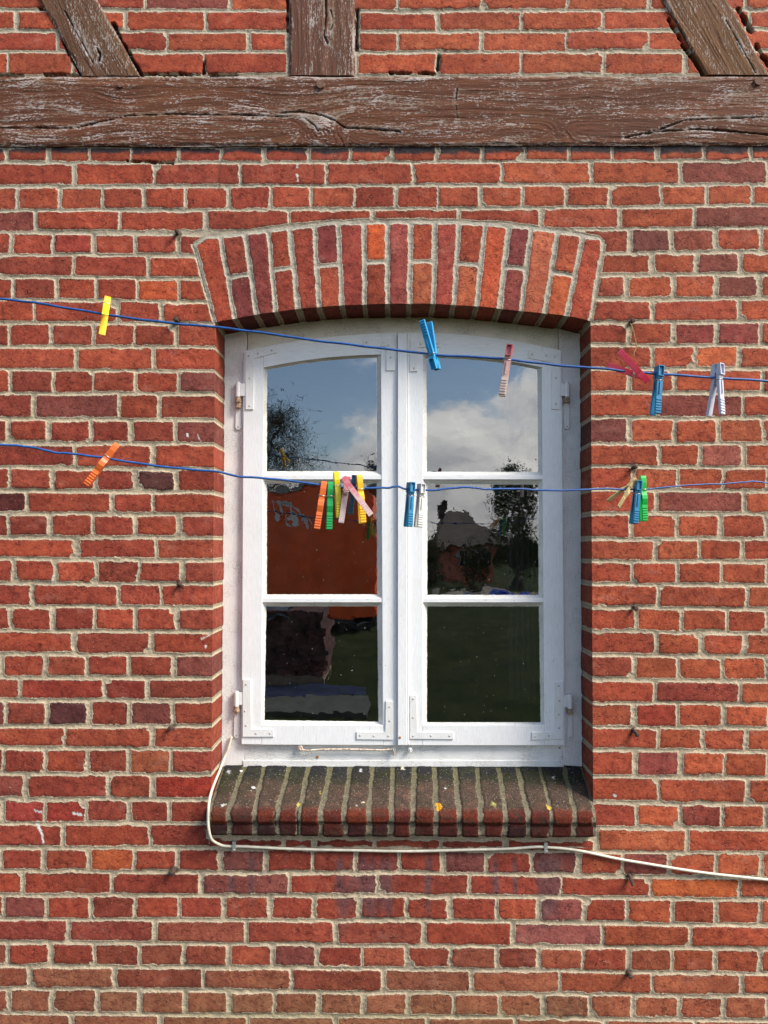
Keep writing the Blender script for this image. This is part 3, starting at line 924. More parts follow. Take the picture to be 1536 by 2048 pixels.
def build_arch():
    exy = lambda x: np.interp(x, EX[:, 0], EX[:, 1])
    iny = lambda x: np.interp(x, IN[:, 0], IN[:, 1])
    ns, ntv = 17 * 26 + 1, 92
    s = np.linspace(0, 17, ns)[None, :]
    t = np.linspace(0, 1, ntv)[:, None]
    xt = np.interp(s[0], np.arange(18), JT)[None, :]
    xb = np.interp(s[0], np.arange(18), JB)[None, :]
    yt = exy(xt) + 0.0
    yt[0, :8] = np.maximum(yt[0, :8], 474)
    yb = iny(xb)
    S = s + 0 * t
    T = t + 0 * s
    PX, PY = xt + (xb - xt) * T, yt + (yb - yt) * T
    # fill the corner notch at both springings
    k = np.clip(np.floor(S), 0, 16).astype(int)
    wid = (np.diff(JT)[k] * (1 - T) + np.diff(JB)[k] * T)
    u = (S - k - 0.5) * wid
    L_ = np.hypot(xb - xt, yb - yt) + 0 * T
    v = T * L_
    wx = fbm(PX / 13, PY / 17, 201, 3) * 2.2 + fbm(PX / 5, PY / 5, 202, 2) * 1.1
    wy = fbm(PX / 13, PY / 17, 203, 3) * 2.0
    split = (k % 2 == 1)
    cut = L_ * (0.505 + 0.03 * (rnd(k, 3, 5, 2) - 0.5))
    second = split & (v > cut)
    v0 = np.where(second, cut + 4.5, 7.5)
    v1 = np.where(split & ~second, cut - 4.5, L_ + 3)
    um = 1.2 * (rnd(k, second, 8, 2) - 0.5)
    hx = wid / 2 - 5.2 + 1.0 * (rnd(k, second, 9, 2) - 0.5)
    rad = 4.0
    qx = np.abs(u + wx - um) - hx + rad
    qy = np.abs(v + wy - (v0 + v1) / 2) - (v1 - v0) / 2 + rad
    sd = -(np.minimum(np.maximum(qx, qy), 0) + np.hypot(np.maximum(qx, 0), np.maximum(qy, 0)) - rad)
    bid = k * 2 + second
    tint = brick_tint(PX * 0.55 + 500, PY * 0 + 700, bid, bid * 0 + 4, 300)
    sp = {0: (0.36, 0.06, 0.03), 3: (0.20, 0.04, 0.035), 4: (0.24, 0.045, 0.036), 10: (0.22, 0.04, 0.035), 12: (0.30, 0.05, 0.035), 14: (0.52, 0.085, 0.025),
          16: (0.34, 0.07, 0.055), 19: (0.42, 0.10, 0.045), 20: (0.36, 0.062, 0.042), 23: (0.44, 0.10, 0.045), 24: (0.50, 0.085, 0.035),
          26: (0.22, 0.045, 0.04), 27: (0.26, 0.052, 0.042), 28: (0.46, 0.11, 0.055), 31: (0.50, 0.10, 0.038), 32: (0.42, 0.07, 0.035)}
    for b, c in sp.items():
        tint[bid == b] = c
    rr = rnd(bid, 7, 1, 4)
    c, mc, h = surface(PX, PY, sd, tint, rr, 320)
    mc = mixc(mc, np.broadcast_to(np.array((0.42, 0.40, 0.35)), mc.shape), 0.5 + 0 * T)
    w = W(PX, PY, 0.0)
    w[..., 1] -= h + 0.0015
    # soffit: carry each joint straight back to the frame
    dep = np.linspace(0, 0.155, 34)[:, None]
    e = w[-1:, :, :] + 0 * dep[..., None]
    hx2 = sd[-14:-13, :] + 0 * dep
    PX2, PY2 = PX[-1:, :] + 0 * dep, PY[-1:, :] + dep * 740
    sd2 = np.minimum(hx2 + fbm(PX2 / 9, PY2 / 14, 330, 2) * 1.6, 99)
    c2, m2, h2 = surface(PX2, PY2 + 60, sd2, np.broadcast_to(tint[-1:], PX2.shape + (3,)) * 0.55, rr[-1:] + 0 * dep, 340)  # soffit tint dimmed to paint in the shaded underside
    soot_shade = sstep(0.02, 0.13, dep) * 0.7  # shade under the arch painted into brick and mortar, deeper towards the frame
    c2, m2 = mixc(c2, c2 * 0.45, soot_shade + 0 * PX2), mixc(m2, m2 * 0.4, 0.35 + soot_shade * 0.8 + 0 * PX2)
    e[..., 1] = e[..., 1] + dep
    e[..., 2] += -h2 * sstep(0, 0.006, dep)
    # wings that close the sliver between arch back and springing
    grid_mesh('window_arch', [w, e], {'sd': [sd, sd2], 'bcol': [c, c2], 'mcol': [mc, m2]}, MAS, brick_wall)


def build_sill():
    """row of bricks on edge, sloping out and down, with a rounded nose and a step under it"""
    jb = [447, 490, 529, 578, 619, 661, 702, 744, 785.7, 828, 868, 910, 954, 996, 1036, 1079.5, 1126, 1166]
    jf = [416, 459, 509, 553, 598, 641, 689.5, 738, 782.8, 826, 873, 918, 963, 1009, 1057, 1102, 1148, 1192]
    zb = float(W(800, 1524, 0.135)[2])
    z1 = float(W(800, 1622, -0.034)[2])
    z2 = float(W(800, 1647, -0.036)[2])
    z3 = float(W(800, 1650, -0.030)[2])
    z4 = float(W(800, 1675, -0.028)[2])
    prof = [(0.150, zb + 0.004), (0.120, zb - 0.006), (0.06, zb - 0.031), (0.0, z1 + 0.016), (-0.022, z1 + 0.006), (-0.033, z1 - 0.003), (-0.038, z1 - 0.012),
            (-0.038, z2 + 0.003), (-0.034, z2 - 0.001), (-0.030, z3), (-0.032, z3 - 0.006), (-0.031, z4 + 0.006), (-0.025, z4), (0.0, z4 + 0.002), (0.012, z4 + 0.002)]
    prof = np.array(prof)
    seg = np.hypot(*np.diff(prof, axis=0).T)
    cum = np.concatenate([[0], np.cumsum(seg)])
    nv = 200
    sv = np.linspace(0, cum[-1], nv)
    Y, Z = np.interp(sv, cum, prof[:, 0]), np.interp(sv, cum, prof[:, 1])
    ker = np.ones(5) / 5
    Y[3:-3], Z[3:-3] = np.convolve(Y, ker, 'same')[3:-3], np.convolve(Z, ker, 'same')[3:-3]
    nx = 17 * 24 + 1
    s = np.linspace(0, 17, nx)
    xb = np.array([float(W(q, 1528, 0.120)[0]) for q in jb])
    xf = np.array([float(W(q, 1622, -0.034)[0]) for q in jf])
    Xb, Xf = np.interp(s, np.arange(18), xb), np.interp(s, np.arange(18), xf)
    t = np.clip((0.12 - Y) / 0.154, 0, 1)[:, None]
    X = Xb[None, :] * (1 - t) + Xf[None, :] * t
    Yg, Zg = Y[:, None] + 0 * X, Z[:, None] + 0 * X
    SV = sv[:, None] + 0 * X
    S = s[None, :] + 0 * X
    k = np.clip(np.floor(S), 0, 16).astype(int)
    wid = (np.diff(xb)[k] * (1 - t) + np.diff(xf)[k] * t) * 745
    PXn, PYn = X * 745 + 800, SV * 745
    nose = np.searchsorted(sv, cum[9])
    lower = (np.arange(nv) >= nose)[:, None] & np.ones_like(X, bool)
    sh = np.where(lower, 1.5 * (rnd(k, 5, 5, 1) - 0.5), 0)
    u = (S - k - 0.5) * wid + fbm(PXn / 20, PYn / 30, 400, 3) * 3.4 + fbm(PXn / 6, PYn / 7, 401, 2) * 1.8 + sh
    jw = 3.2 + 3.4 * rnd(k, lower, 3, 4)
    sd = wid / 2 - jw - np.abs(u)
    back = SV * 745 - 6
    sd = np.minimum(sd, np.where(SV * 745 < 60, back + fbm(PXn / 15, PYn / 15, 405, 2) * 6, 99))
    # colours: blackened and mossy on top, raw red where the nose is worn
    r1 = rnd(k, lower, 1, 6)
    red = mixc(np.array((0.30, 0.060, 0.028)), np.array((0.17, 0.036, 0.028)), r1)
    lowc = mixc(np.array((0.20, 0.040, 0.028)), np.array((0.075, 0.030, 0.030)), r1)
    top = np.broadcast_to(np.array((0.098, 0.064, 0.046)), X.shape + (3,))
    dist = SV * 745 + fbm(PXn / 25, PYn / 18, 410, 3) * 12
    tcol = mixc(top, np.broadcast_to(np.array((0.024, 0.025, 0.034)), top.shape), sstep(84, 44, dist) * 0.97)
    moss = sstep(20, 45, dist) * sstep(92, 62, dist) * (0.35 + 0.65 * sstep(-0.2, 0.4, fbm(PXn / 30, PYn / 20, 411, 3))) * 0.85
    moss = np.clip(moss * 1.1 + 0.25 * sstep(0.0, 0.5, fbm(PXn / 40, PYn / 40, 419, 3)) + 0.5 * sstep(560, 440, PXn) * sstep(40, 70, dist) * sstep(130, 100, dist), 0, 1)
    tcol = mixc(tcol, np.broadcast_to(np.array((0.040, 0.041, 0.020)), top.shape), moss)
    tcol = mixc(tcol, np.broadcast_to(np.array((0.20, 0.10, 0.07)), top.shape), sstep(0.1, 0.6, fbm(PXn / 14, PYn / 12, 412, 3)) * sstep(70, 100, dist) * 0.6)
    f1 = sstep(cum[4] * 745 - 3, cum[5] * 745 + 4, SV * 745 + fbm(PXn / 12, PYn / 9, 413, 2) * 4)
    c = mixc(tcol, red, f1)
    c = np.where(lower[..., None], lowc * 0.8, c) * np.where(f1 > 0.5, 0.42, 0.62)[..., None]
    c = c * (1 + 0.25 * fbm(PXn / 12, PYn / 10, 414, 3))[..., None]
    mc = np.broadcast_to(np.array((0.135, 0.116, 0.078)), top.shape)
    mc = mixc(mc, np.broadcast_to(np.array((0.105, 0.098, 0.050)), top.shape), sstep(120, 40, dist) * 0.75)
    mc = mixc(mc, np.broadcast_to(np.array((0.19, 0.160, 0.112)), top.shape), f1 * 0.8)
    mc = mc * (1 + 0.22 * fbm(PXn / 9, PYn / 9, 415, 3))[..., None]
    crust = (1 - f1) * 0.7
    for jx, wj in ((3, 2.0), (4, 2.2), (15, 1.2)):
        ck = sstep(wj + 0.8, wj - 0.8, np.abs((S - jx) * wid + 3.2 + fbm(PXn / 8, PYn / 8, 416, 2) * 2)) * f1
        c, mc = mixc(c, c * 0.1, ck), mixc(mc, mc * 0.1, ck)
    dirt = 0.55 * sstep(0.0, 0.5, fbm(PXn / 22, PYn / 14, 417, 3)) * f1
    c, mc = mixc(c, np.broadcast_to(np.array((0.045, 0.030, 0.022)), top.shape), dirt), mixc(mc, np.broadcast_to(np.array((0.10, 0.085, 0.06)), top.shape), dirt)
    # lichens and droppings
    w0 = np.stack([X, Yg, Zg], -1)
    for (lx, ly, r, col) in ((878, 1612, 7.5, (0.66, 0.33, 0.02)), (871, 1610, 4, (0.60, 0.32, 0.03)), (1100, 1617, 4.5, (0.42, 0.30, 0.04)), (1094, 1611, 3, (0.45, 0.30, 0.05)), (597, 1610, 4.5, (0.40, 0.32, 0.05)),
                             (640, 1590, 3, (0.38, 0.33, 0.06)), (988, 1608, 6, (0.30, 0.29, 0.08)), (507, 1578, 4, (0.62, 0.62, 0.60)), (503, 1584, 3, (0.6, 0.6, 0.58)),
                             (457, 1545, 5, (0.30, 0.31, 0.34)), (437, 1637, 3.5, (0.6, 0.58, 0.53)), (449, 1612, 3.4, (0.55, 0.52, 0.45)), (482, 1542, 3, (0.6, 0.6, 0.6)), (720, 1540, 4, (0.5, 0.5, 0.52)), (890, 1577, 3, (0.6, 0.6, 0.58)),
                             (1107, 1555, 3, (0.62, 0.62, 0.62)), (728, 1606, 3, (0.55, 0.40, 0.28)), (713, 1614, 2.5, (0.5, 0.4, 0.3)), (805, 1534, 5, (0.55, 0.48, 0.35)), (1138, 1532, 3, (0.7, 0.7, 0.7))):
        tt = (1622.0 - ly) / (1622 - 1528)
        yy = -0.034 + tt * 0.154
        cx = float(W(lx, ly, yy)[0])
        sv0 = float(np.interp(-yy, -Y[:120], sv[:120]))
        dd = np.hypot((X - cx) * 745, (SV - sv0) * 745 * 0.75) + fbm(PXn / 5, PYn / 5, 420, 3) * 5
        kk = sstep(r, r - 2.5, dd)
        c, mc = mixc(c, np.broadcast_to(np.array(col), top.shape), kk), mixc(mc, np.broadcast_to(np.array(col), top.shape), kk)
    h = -0.0030 + 0.0030 * sstep(-1.5, 2.5, sd) + fbm(PXn / 16, PYn / 16, 430, 3) * 0.0012 + (rnd(k, lower, 6, 7) - 0.5) * 0.003 * sstep(0, 3, sd)
    # push along the profile normal
    dY, dZ = np.gradient(Y), np.gradient(Z)
    ln = np.hypot(dY, dZ) + 1e-9
    nY, nZ = (dZ / ln)[:, None], (-dY / ln)[:, None]
    w0[..., 1] += nY * h
    w0[..., 2] += nZ * h
    # end faces
    ends, es, ec, em, ecr = [], [], [], [], []
    for col_, flip in ((0, False), (-1, True)):
        a = w0[:, col_, :]
        b = a.copy()
        b[:, 1] = np.maximum(b[:, 1], 0.02)
        b[:, 2] = z4 + 0.001
        b[:, 1] = np.clip(a[:, 1], -0.02, 0.15)
        g = np.stack([a + (b - a) * q for q in np.linspace(0, 1, 6)], 1)
        ends.append(g)
        es.append(np.full(g.shape[:2], 5.0))
        ec.append(np.broadcast_to(np.array((0.10, 0.045, 0.032)), g.shape).copy())
        em.append(np.broadcast_to(np.array((0.3, 0.26, 0.19)), g.shape).copy())
        ecr.append(np.full(g.shape[:2], 0.3))
    grid_mesh('window_sill', [w0] + ends, {'sd': [sd] + es, 'bcol': [np.clip(c, 0, 1)] + ec, 'mcol': [np.clip(mc, 0, 1)] + em, 'crust': [crust + 0 * X] + ecr}, SILL, brick_wall)


build_wall()
build_arch()
build_sill()

# ------------------------------------------------------------------ half-timber frame
timber = empty('timber_frame', P(790, 292, -0.01), 'weathered brown oak beam with an upright and two braces above it', 'timber frame')


def plank(name, quad, yf, mat, cracks=(), knots=(), seed=0, pale=0.0, along='x', depth=0.05, step=1.7, tone=(0.135, 0.052, 0.030), label=None, wav=1.6):
    """quad: photo pixels TL, TR, BR, BL of the face at y=yf; returns a worn timber with sides"""
    TL, TR, BR, BL = [np.array(q, float) for q in quad]
    nx = int(max(np.hypot(*(TR - TL)), np.hypot(*(BR - BL))) / step)
    ny = int(max(np.hypot(*(BL - TL)), np.hypot(*(BR - TR))) / step)
    u, v = np.meshgrid(np.linspace(0, 1, nx), np.linspace(0, 1, ny))
    PXY = ((TL * (1 - u[..., None]) + TR * u[..., None]) * (1 - v[..., None]) + (BL * (1 - u[..., None]) + BR * u[..., None]) * v[..., None])
    PX, PY = PXY[..., 0], PXY[..., 1]
    # grain coordinates: (a along, b across)
    if along == 'x':
        A, B = u * np.hypot(*(TR - TL)), v * np.hypot(*(BL - TL))
    else:
        A, B = v * np.hypot(*(BL - TL)), u * np.hypot(*(TR - TL))
    Aw, Bw = A.copy(), B.copy()
    for (kx, ky, r, sx) in knots:
        dx, dy = (PX - kx) / sx, PY - ky
        if along != 'x':
            dx, dy = (PY - ky) / sx, PX - kx
        d = np.hypot(dx, dy)
        Bw = Bw + np.exp(-(d / r) ** 2) * r * 1.6 * np.sign(dy) * (1 - np.exp(-(d / (r * 0.3)) ** 2))
    Bw = Bw + fbm(A / 160, B / 60, seed + 1, 2) * 14
    g = fbm(Aw / 150, Bw / 2.6, seed + 2, 3)
    g2 = fbm(Aw / 40, Bw / 1.9, seed + 3, 2)
    col = np.array(tone) * (1 + 0.30 * fbm(A / 130, Bw / 14, seed + 4, 3) + 0.28 * g)[..., None]
    warm = sstep(-0.1, 0.6, fbm(A / 180, B / 40, seed + 5, 3))
    col = mixc(col, col * np.array((1.10, 1.20, 1.0)), warm * 0.7)
    fl = fbm(A / 110, Bw / 12, seed + 6, 3) * 0.55 + g * 0.25 + g2 * 0.3 + pale
    if callable(pale):
        pass
    edge = np.minimum(B, B.max() - B)
    fl = fl + 0.35 * sstep(9, 0, edge + fbm(A / 25, B / 25, seed + 7, 2) * 5)
    crack = np.zeros_like(PX)
    h = g * 0.0014 + g2 * 0.0007 + fbm(A / 90, B / 30, seed + 8, 2) * 0.0015
    for (pl, wd_) in cracks:
        d = np.full(PX.shape, 99.0)
        for (a, b) in zip(pl, pl[1:]):
            a, b = np.array(a, float), np.array(b, float)
            ab = b - a
            t = np.clip(((PX - a[0]) * ab[0] + (PY - a[1]) * ab[1]) / (ab @ ab), 0, 1)
            d = np.minimum(d, np.hypot(PX - a[0] - t * ab[0], PY - a[1] - t * ab[1]))
        wl = wd_ * (1 + 0.8 * fbm(A / 22, B / 50, seed + 9, 2))
        d = d + fbm(A / 12, B / 12, seed + 10, 2) * 1.2
        k = sstep(wl + 0.6, wl - 0.7, d)
        crack = np.maximum(crack, k)
        h = h - 0.006 * k
        fl = fl + 0.35 * sstep(wl + 9, wl + 1.5, d) * (1 - k)
    for (kx, ky, r, sx) in knots:
        d = np.hypot((PX - kx) / sx, PY - ky) + fbm(PX / 6, PY / 6, seed + 12, 2) * 2
        ring = 0.5 + 0.5 * np.cos(d * 1.35)
        near = sstep(r * 1.2, r * 0.3, d)
        fl = fl + near * (ring - 0.55) * 0.7
        col = mixc(col, col * 0.55, near * (1 - ring) * 0.6)
        h = h + near * (ring - 0.5) * 0.0012
    # worn arris: round the long edges back
    er = sstep(7, 0, edge + fbm(A / 30, B / 30, seed + 11, 3) * 3.5)
    w = W(PX, PY, yf)
    w[..., 1] -= h - er ** 2 * 0.004
    waver = fbm(A / 70, B * 0, seed + 13, 3) * wav / 745
    if along == 'x':
        w[..., 2] += waver * sstep(14, 0, edge)
    else:
        w[..., 0] += waver * sstep(14, 0, edge)
    # skirts to the wall
    rim = [w[0, :], w[-1, :], w[:, 0], w[:, -1]]
    at = lambda arr: [arr[0, :], arr[-1, :], arr[:, 0], arr[:, -1]]
    P_, F_, C_, K_ = [w], [fl], [col], [crack]
    for e, f, c, k in zip(rim, at(fl), at(col), at(crack)):
        e2 = e.copy()
        e2[:, 1] += depth
        q = np.linspace(0, 1, 10)[:, None, None]
        P_.append(e[None] * (1 - q) + e2[None] * q)
        o = np.ones((10, 1))
        F_.append(o * f[None] * 0.6), C_.append(np.ones((10, 1, 1)) * c[None] * 0.8), K_.append(o * k[None] * 0)
    return grid_mesh(name, P_, {'flake': F_, 'bcol': [np.clip(c, 0, 1) for c in C_], 'crack': K_}, mat, timber)


plank('beam', ((-380, 153), (1920, 151), (1920, 288), (-380, 293)), -0.008, OAKX, seed=600, pale=0.22, depth=0.05, tone=(0.135, 0.044, 0.019),
      cracks=(([(0, 256), (150, 255), (185, 247), (260, 231), (350, 228), (500, 230), (575, 233)], 0.8),
              ([(560, 226), (600, 222), (645, 231), (668, 240), (690, 255), (722, 256), (768, 260), (800, 263)], 1.1),
              ([(610, 237), (630, 252), (636, 262)], 1.0), ([(1250, 275), (1313, 261), (1370, 240), (1440, 236), (1540, 234)], 0.9),
              ([(1290, 268), (1318, 263), (1393, 258), (1460, 262), (1540, 269)], 1.4), ([(914, 178), (911, 205), (915, 240)], 0.5)),
      knots=((640, 268, 30, 1.7), (1120, 263, 16, 1.6), (400, 176, 5, 1.2)))
plank('post', ((579, -400), (709, -400), (709, 150), (577, 150)), -0.006, OAKZ, seed=640, pale=0.16, along='z', tone=(0.135, 0.050, 0.029),
      cracks=(([(650, -20), (652, 30), (648, 70), (655, 86)], 1.2), ([(661, 20), (668, 45), (660, 60)], 0.9)), knots=((648, 80, 10, 1.5), (690, -60, 14, 1.5)))
plank('brace', ((-86, -300), (24, -300), (280, 151), (164, 151)), -0.006, OAKZ, seed=660, pale=0.13, along='z', tone=(0.14, 0.062, 0.030),
      cracks=(([(194, 96), (200, 108), (198, 120)], 1.8), ([(128, 20), (150, 60), (186, 125)], 0.6)), knots=((199, 106, 9, 1.5),))
plank('brace', ((1156, -300), (1286, -300), (1541, 149), (1412, 149)), -0.006, OAKZ, seed=680, pale=0.05, along='z', tone=(0.165, 0.070, 0.026),
      cracks=(([(1452, 40), (1480, 90), (1512, 146)], 0.8), ([(1330, 10), (1350, 40), (1372, 78)], 0.7)), knots=((1500, 110, 8, 1.4),))


def dowel(px, py, r):
    bm = bmesh.new()
    c = P(px, py, -0.004)
    bmesh.ops.create_cone(bm, cap_ends=True, segments=18, radius1=r, radius2=r * 0.9, depth=0.02, matrix=Matrix.Translation(c) @ Matrix.Rotation(math.radians(90), 4, 'X'))
    for v in bm.verts:
        v.co += Vector((random.Random(v.index).uniform(-1, 1), 0, random.Random(v.index + 9).uniform(-1, 1))) * r * 0.07
    return bobj(bm, 'dowel', mat_plain('dowel_end', (0.17, 0.09, 0.06), 0.9, 0, 0.55, 260, 0.0012), timber)


dowel(642, 172, 0.0125)
dowel(1514, 166, 0.012)
dowel(243, 173, 0.008)

# ------------------------------------------------------------------ the window
YF, YS = 0.120, 0.106          # front of the fixed frame, front of the sashes (glass plane is YG)
window = empty('window', P(800, 1527, YF), 'white two-sash casement window of six panes under the brick arch', 'window')


def slab(bm, poly, yf, yb, bevel=0.0015, seg=2):
    """photo-pixel outline at depth yf pushed straight back to yb"""
    n = len(poly)
    f = [bm.verts.new(P(x, y, yf)) for x, y in poly]
    b = [bm.verts.new((v.co.x, yb, v.co.z)) for v in f]
    faces = [bm.faces.new(f)]
    faces.append(bm.faces.new(b[::-1]))
    for i in range(n):
        faces.append(bm.faces.new((f[i], b[i], b[(i + 1) % n], f[(i + 1) % n])))
    if bevel:
        es = [e for e in faces[0].edges]
        bmesh.ops.bevel(bm, geom=es, offset=bevel, segments=seg, affect='EDGES', profile=0.5)


def curve(pts, x0, x1, n=14):
    p = np.array(pts, float)
    xs = np.linspace(x0, x1, n)
    k = np.polyfit(p[:, 0], p[:, 1], min(2, len(p) - 1))
    return [(float(x), float(np.polyval(k, x))) for x in xs]


TOPL = [(487, 703), (524, 694), (576, 685), (620, 680), (680, 672), (794, 665)]
TOPR = [(812, 665), (923, 669), (1009, 679), (1066, 689), (1122, 701)]
GL_L = [(534.6, 740.5), (580, 732), (628, 725), (690, 719), (753, 716)]
GL_R = [(853.6, 717.4), (920, 718.5), (980, 724), (1030, 731), (1074, 739.5)]

# fixed frame: two jambs, arched head, sill rail (separate boards butted together in one frame)
bm = bmesh.new()
slab(bm, [(425, 655), (494, 640), (491, 1496), (486, 1531), (425, 1535)], YF, YF + 0.05)
slab(bm, [(1117, 640), (1190, 655), (1190, 1535), (1128, 1531), (1124, 1496)], YF, YF + 0.05)
frame = bobj(bm, 'window_frame', P_FRAME, window)
bm = bmesh.new()
lo = curve([(x, y + 7) for x, y in TOPL], 495, 800, 12) + curve([(x, y + 7) for x, y in TOPR], 806, 1116, 12)
slab(bm, lo + [(1116, 600), (495, 600)], YF, YF + 0.05)
bobj(bm, 'frame_head', P_HEAD, frame)
bm = bmesh.new()
slab(bm, [(491.5, 1486), (1123.5, 1486), (1127, 1531), (487, 1531)], YF, YF + 0.05)
# drip edge line along its foot
slab(bm, [(486, 1521), (1128, 1521), (1128, 1534), (486, 1534)], YF - 0.003, YF + 0.02)
bobj(bm, 'frame_rail', P_RAIL, frame)

GLS = [mat_glass('pane_glass_%s' % k, w, r, o) for k, w, r, o in
       (('flat', 0.00035, 0.25, (0, 0, 0)), ('old', 0.0006, 0.25, (3, 1, 4)), ('rippled', 0.0006, 0.24, (7, 3, 2)), ('calm', 0.0004, 0.23, (2, 9, 5)))]


def ragged_ring(bm, outer, inner, y0, y1, seed, amp=0.35):
    """painted putty: sloped band between the rebate outline (outer) and the glass outline (inner)"""
    def dense(poly, n_tot):
        pts = []
        L_ = [math.dist(poly[i], poly[(i + 1) % len(poly)]) for i in range(len(poly))]
        return poly, L_
    rg = random.Random(seed)
    n = len(outer)
    O, I = [], []
    for i in range(n):
        a, b, c, d = outer[i], outer[(i + 1) % n], inner[i], inner[(i + 1) % n]
        k = max(1, int(math.dist(a, b) / 5))
        for j in range(k):
            t = j / k
            O.append((a[0] + (b[0] - a[0]) * t, a[1] + (b[1] - a[1]) * t))
            I.append((c[0] + (d[0] - c[0]) * t, c[1] + (d[1] - c[1]) * t))
    rows = []
    for q in range(4):
        f = q / 3
        r = []
        for i, (o_, i_) in enumerate(zip(O, I)):
            jx = (rg.uniform(-amp, amp) if q else 0) + (0.5 * math.sin(i * 0.45 + seed) * rg.random() if q == 3 else 0)
            jy = (rg.uniform(-amp, amp) if q else 0)
            g = f ** 0.85
            r.append(bm.verts.new(P(o_[0] + (i_[0] - o_[0]) * f + jx, o_[1] + (i_[1] - o_[1]) * f + jy, y0 + (y1 - y0) * g)))
        rows.append(r)
    for a, b in zip(rows, rows[1:]):
        for i in range(len(a)):
            j = (i + 1) % len(a)
            bm.faces.new((a[i], a[j], b[j], b[i]))


def screw(bm, px, py, y, r=0.0029):
    ret = bmesh.ops.create_uvsphere(bm, u_segments=10, v_segments=6, radius=r, matrix=Matrix.Translation(P(px, py, y)) @ Matrix.Diagonal((1, 0.45, 1, 1)))
    for f in {f for v in ret['verts'] for f in v.link_faces}:
        f.material_index = 1


def bracket(poly, screws, parent, y=YS):
    bm = bmesh.new()
    slab(bm, poly, y - 0.0036, y + 0.002, 0.0010, 2)
    for (x, yy) in screws:
        screw(bm, x, yy, y - 0.0036)
    return bobj(bm, 'corner_bracket', (P_IRON, P_SCREW), parent, P(*poly[0], y))


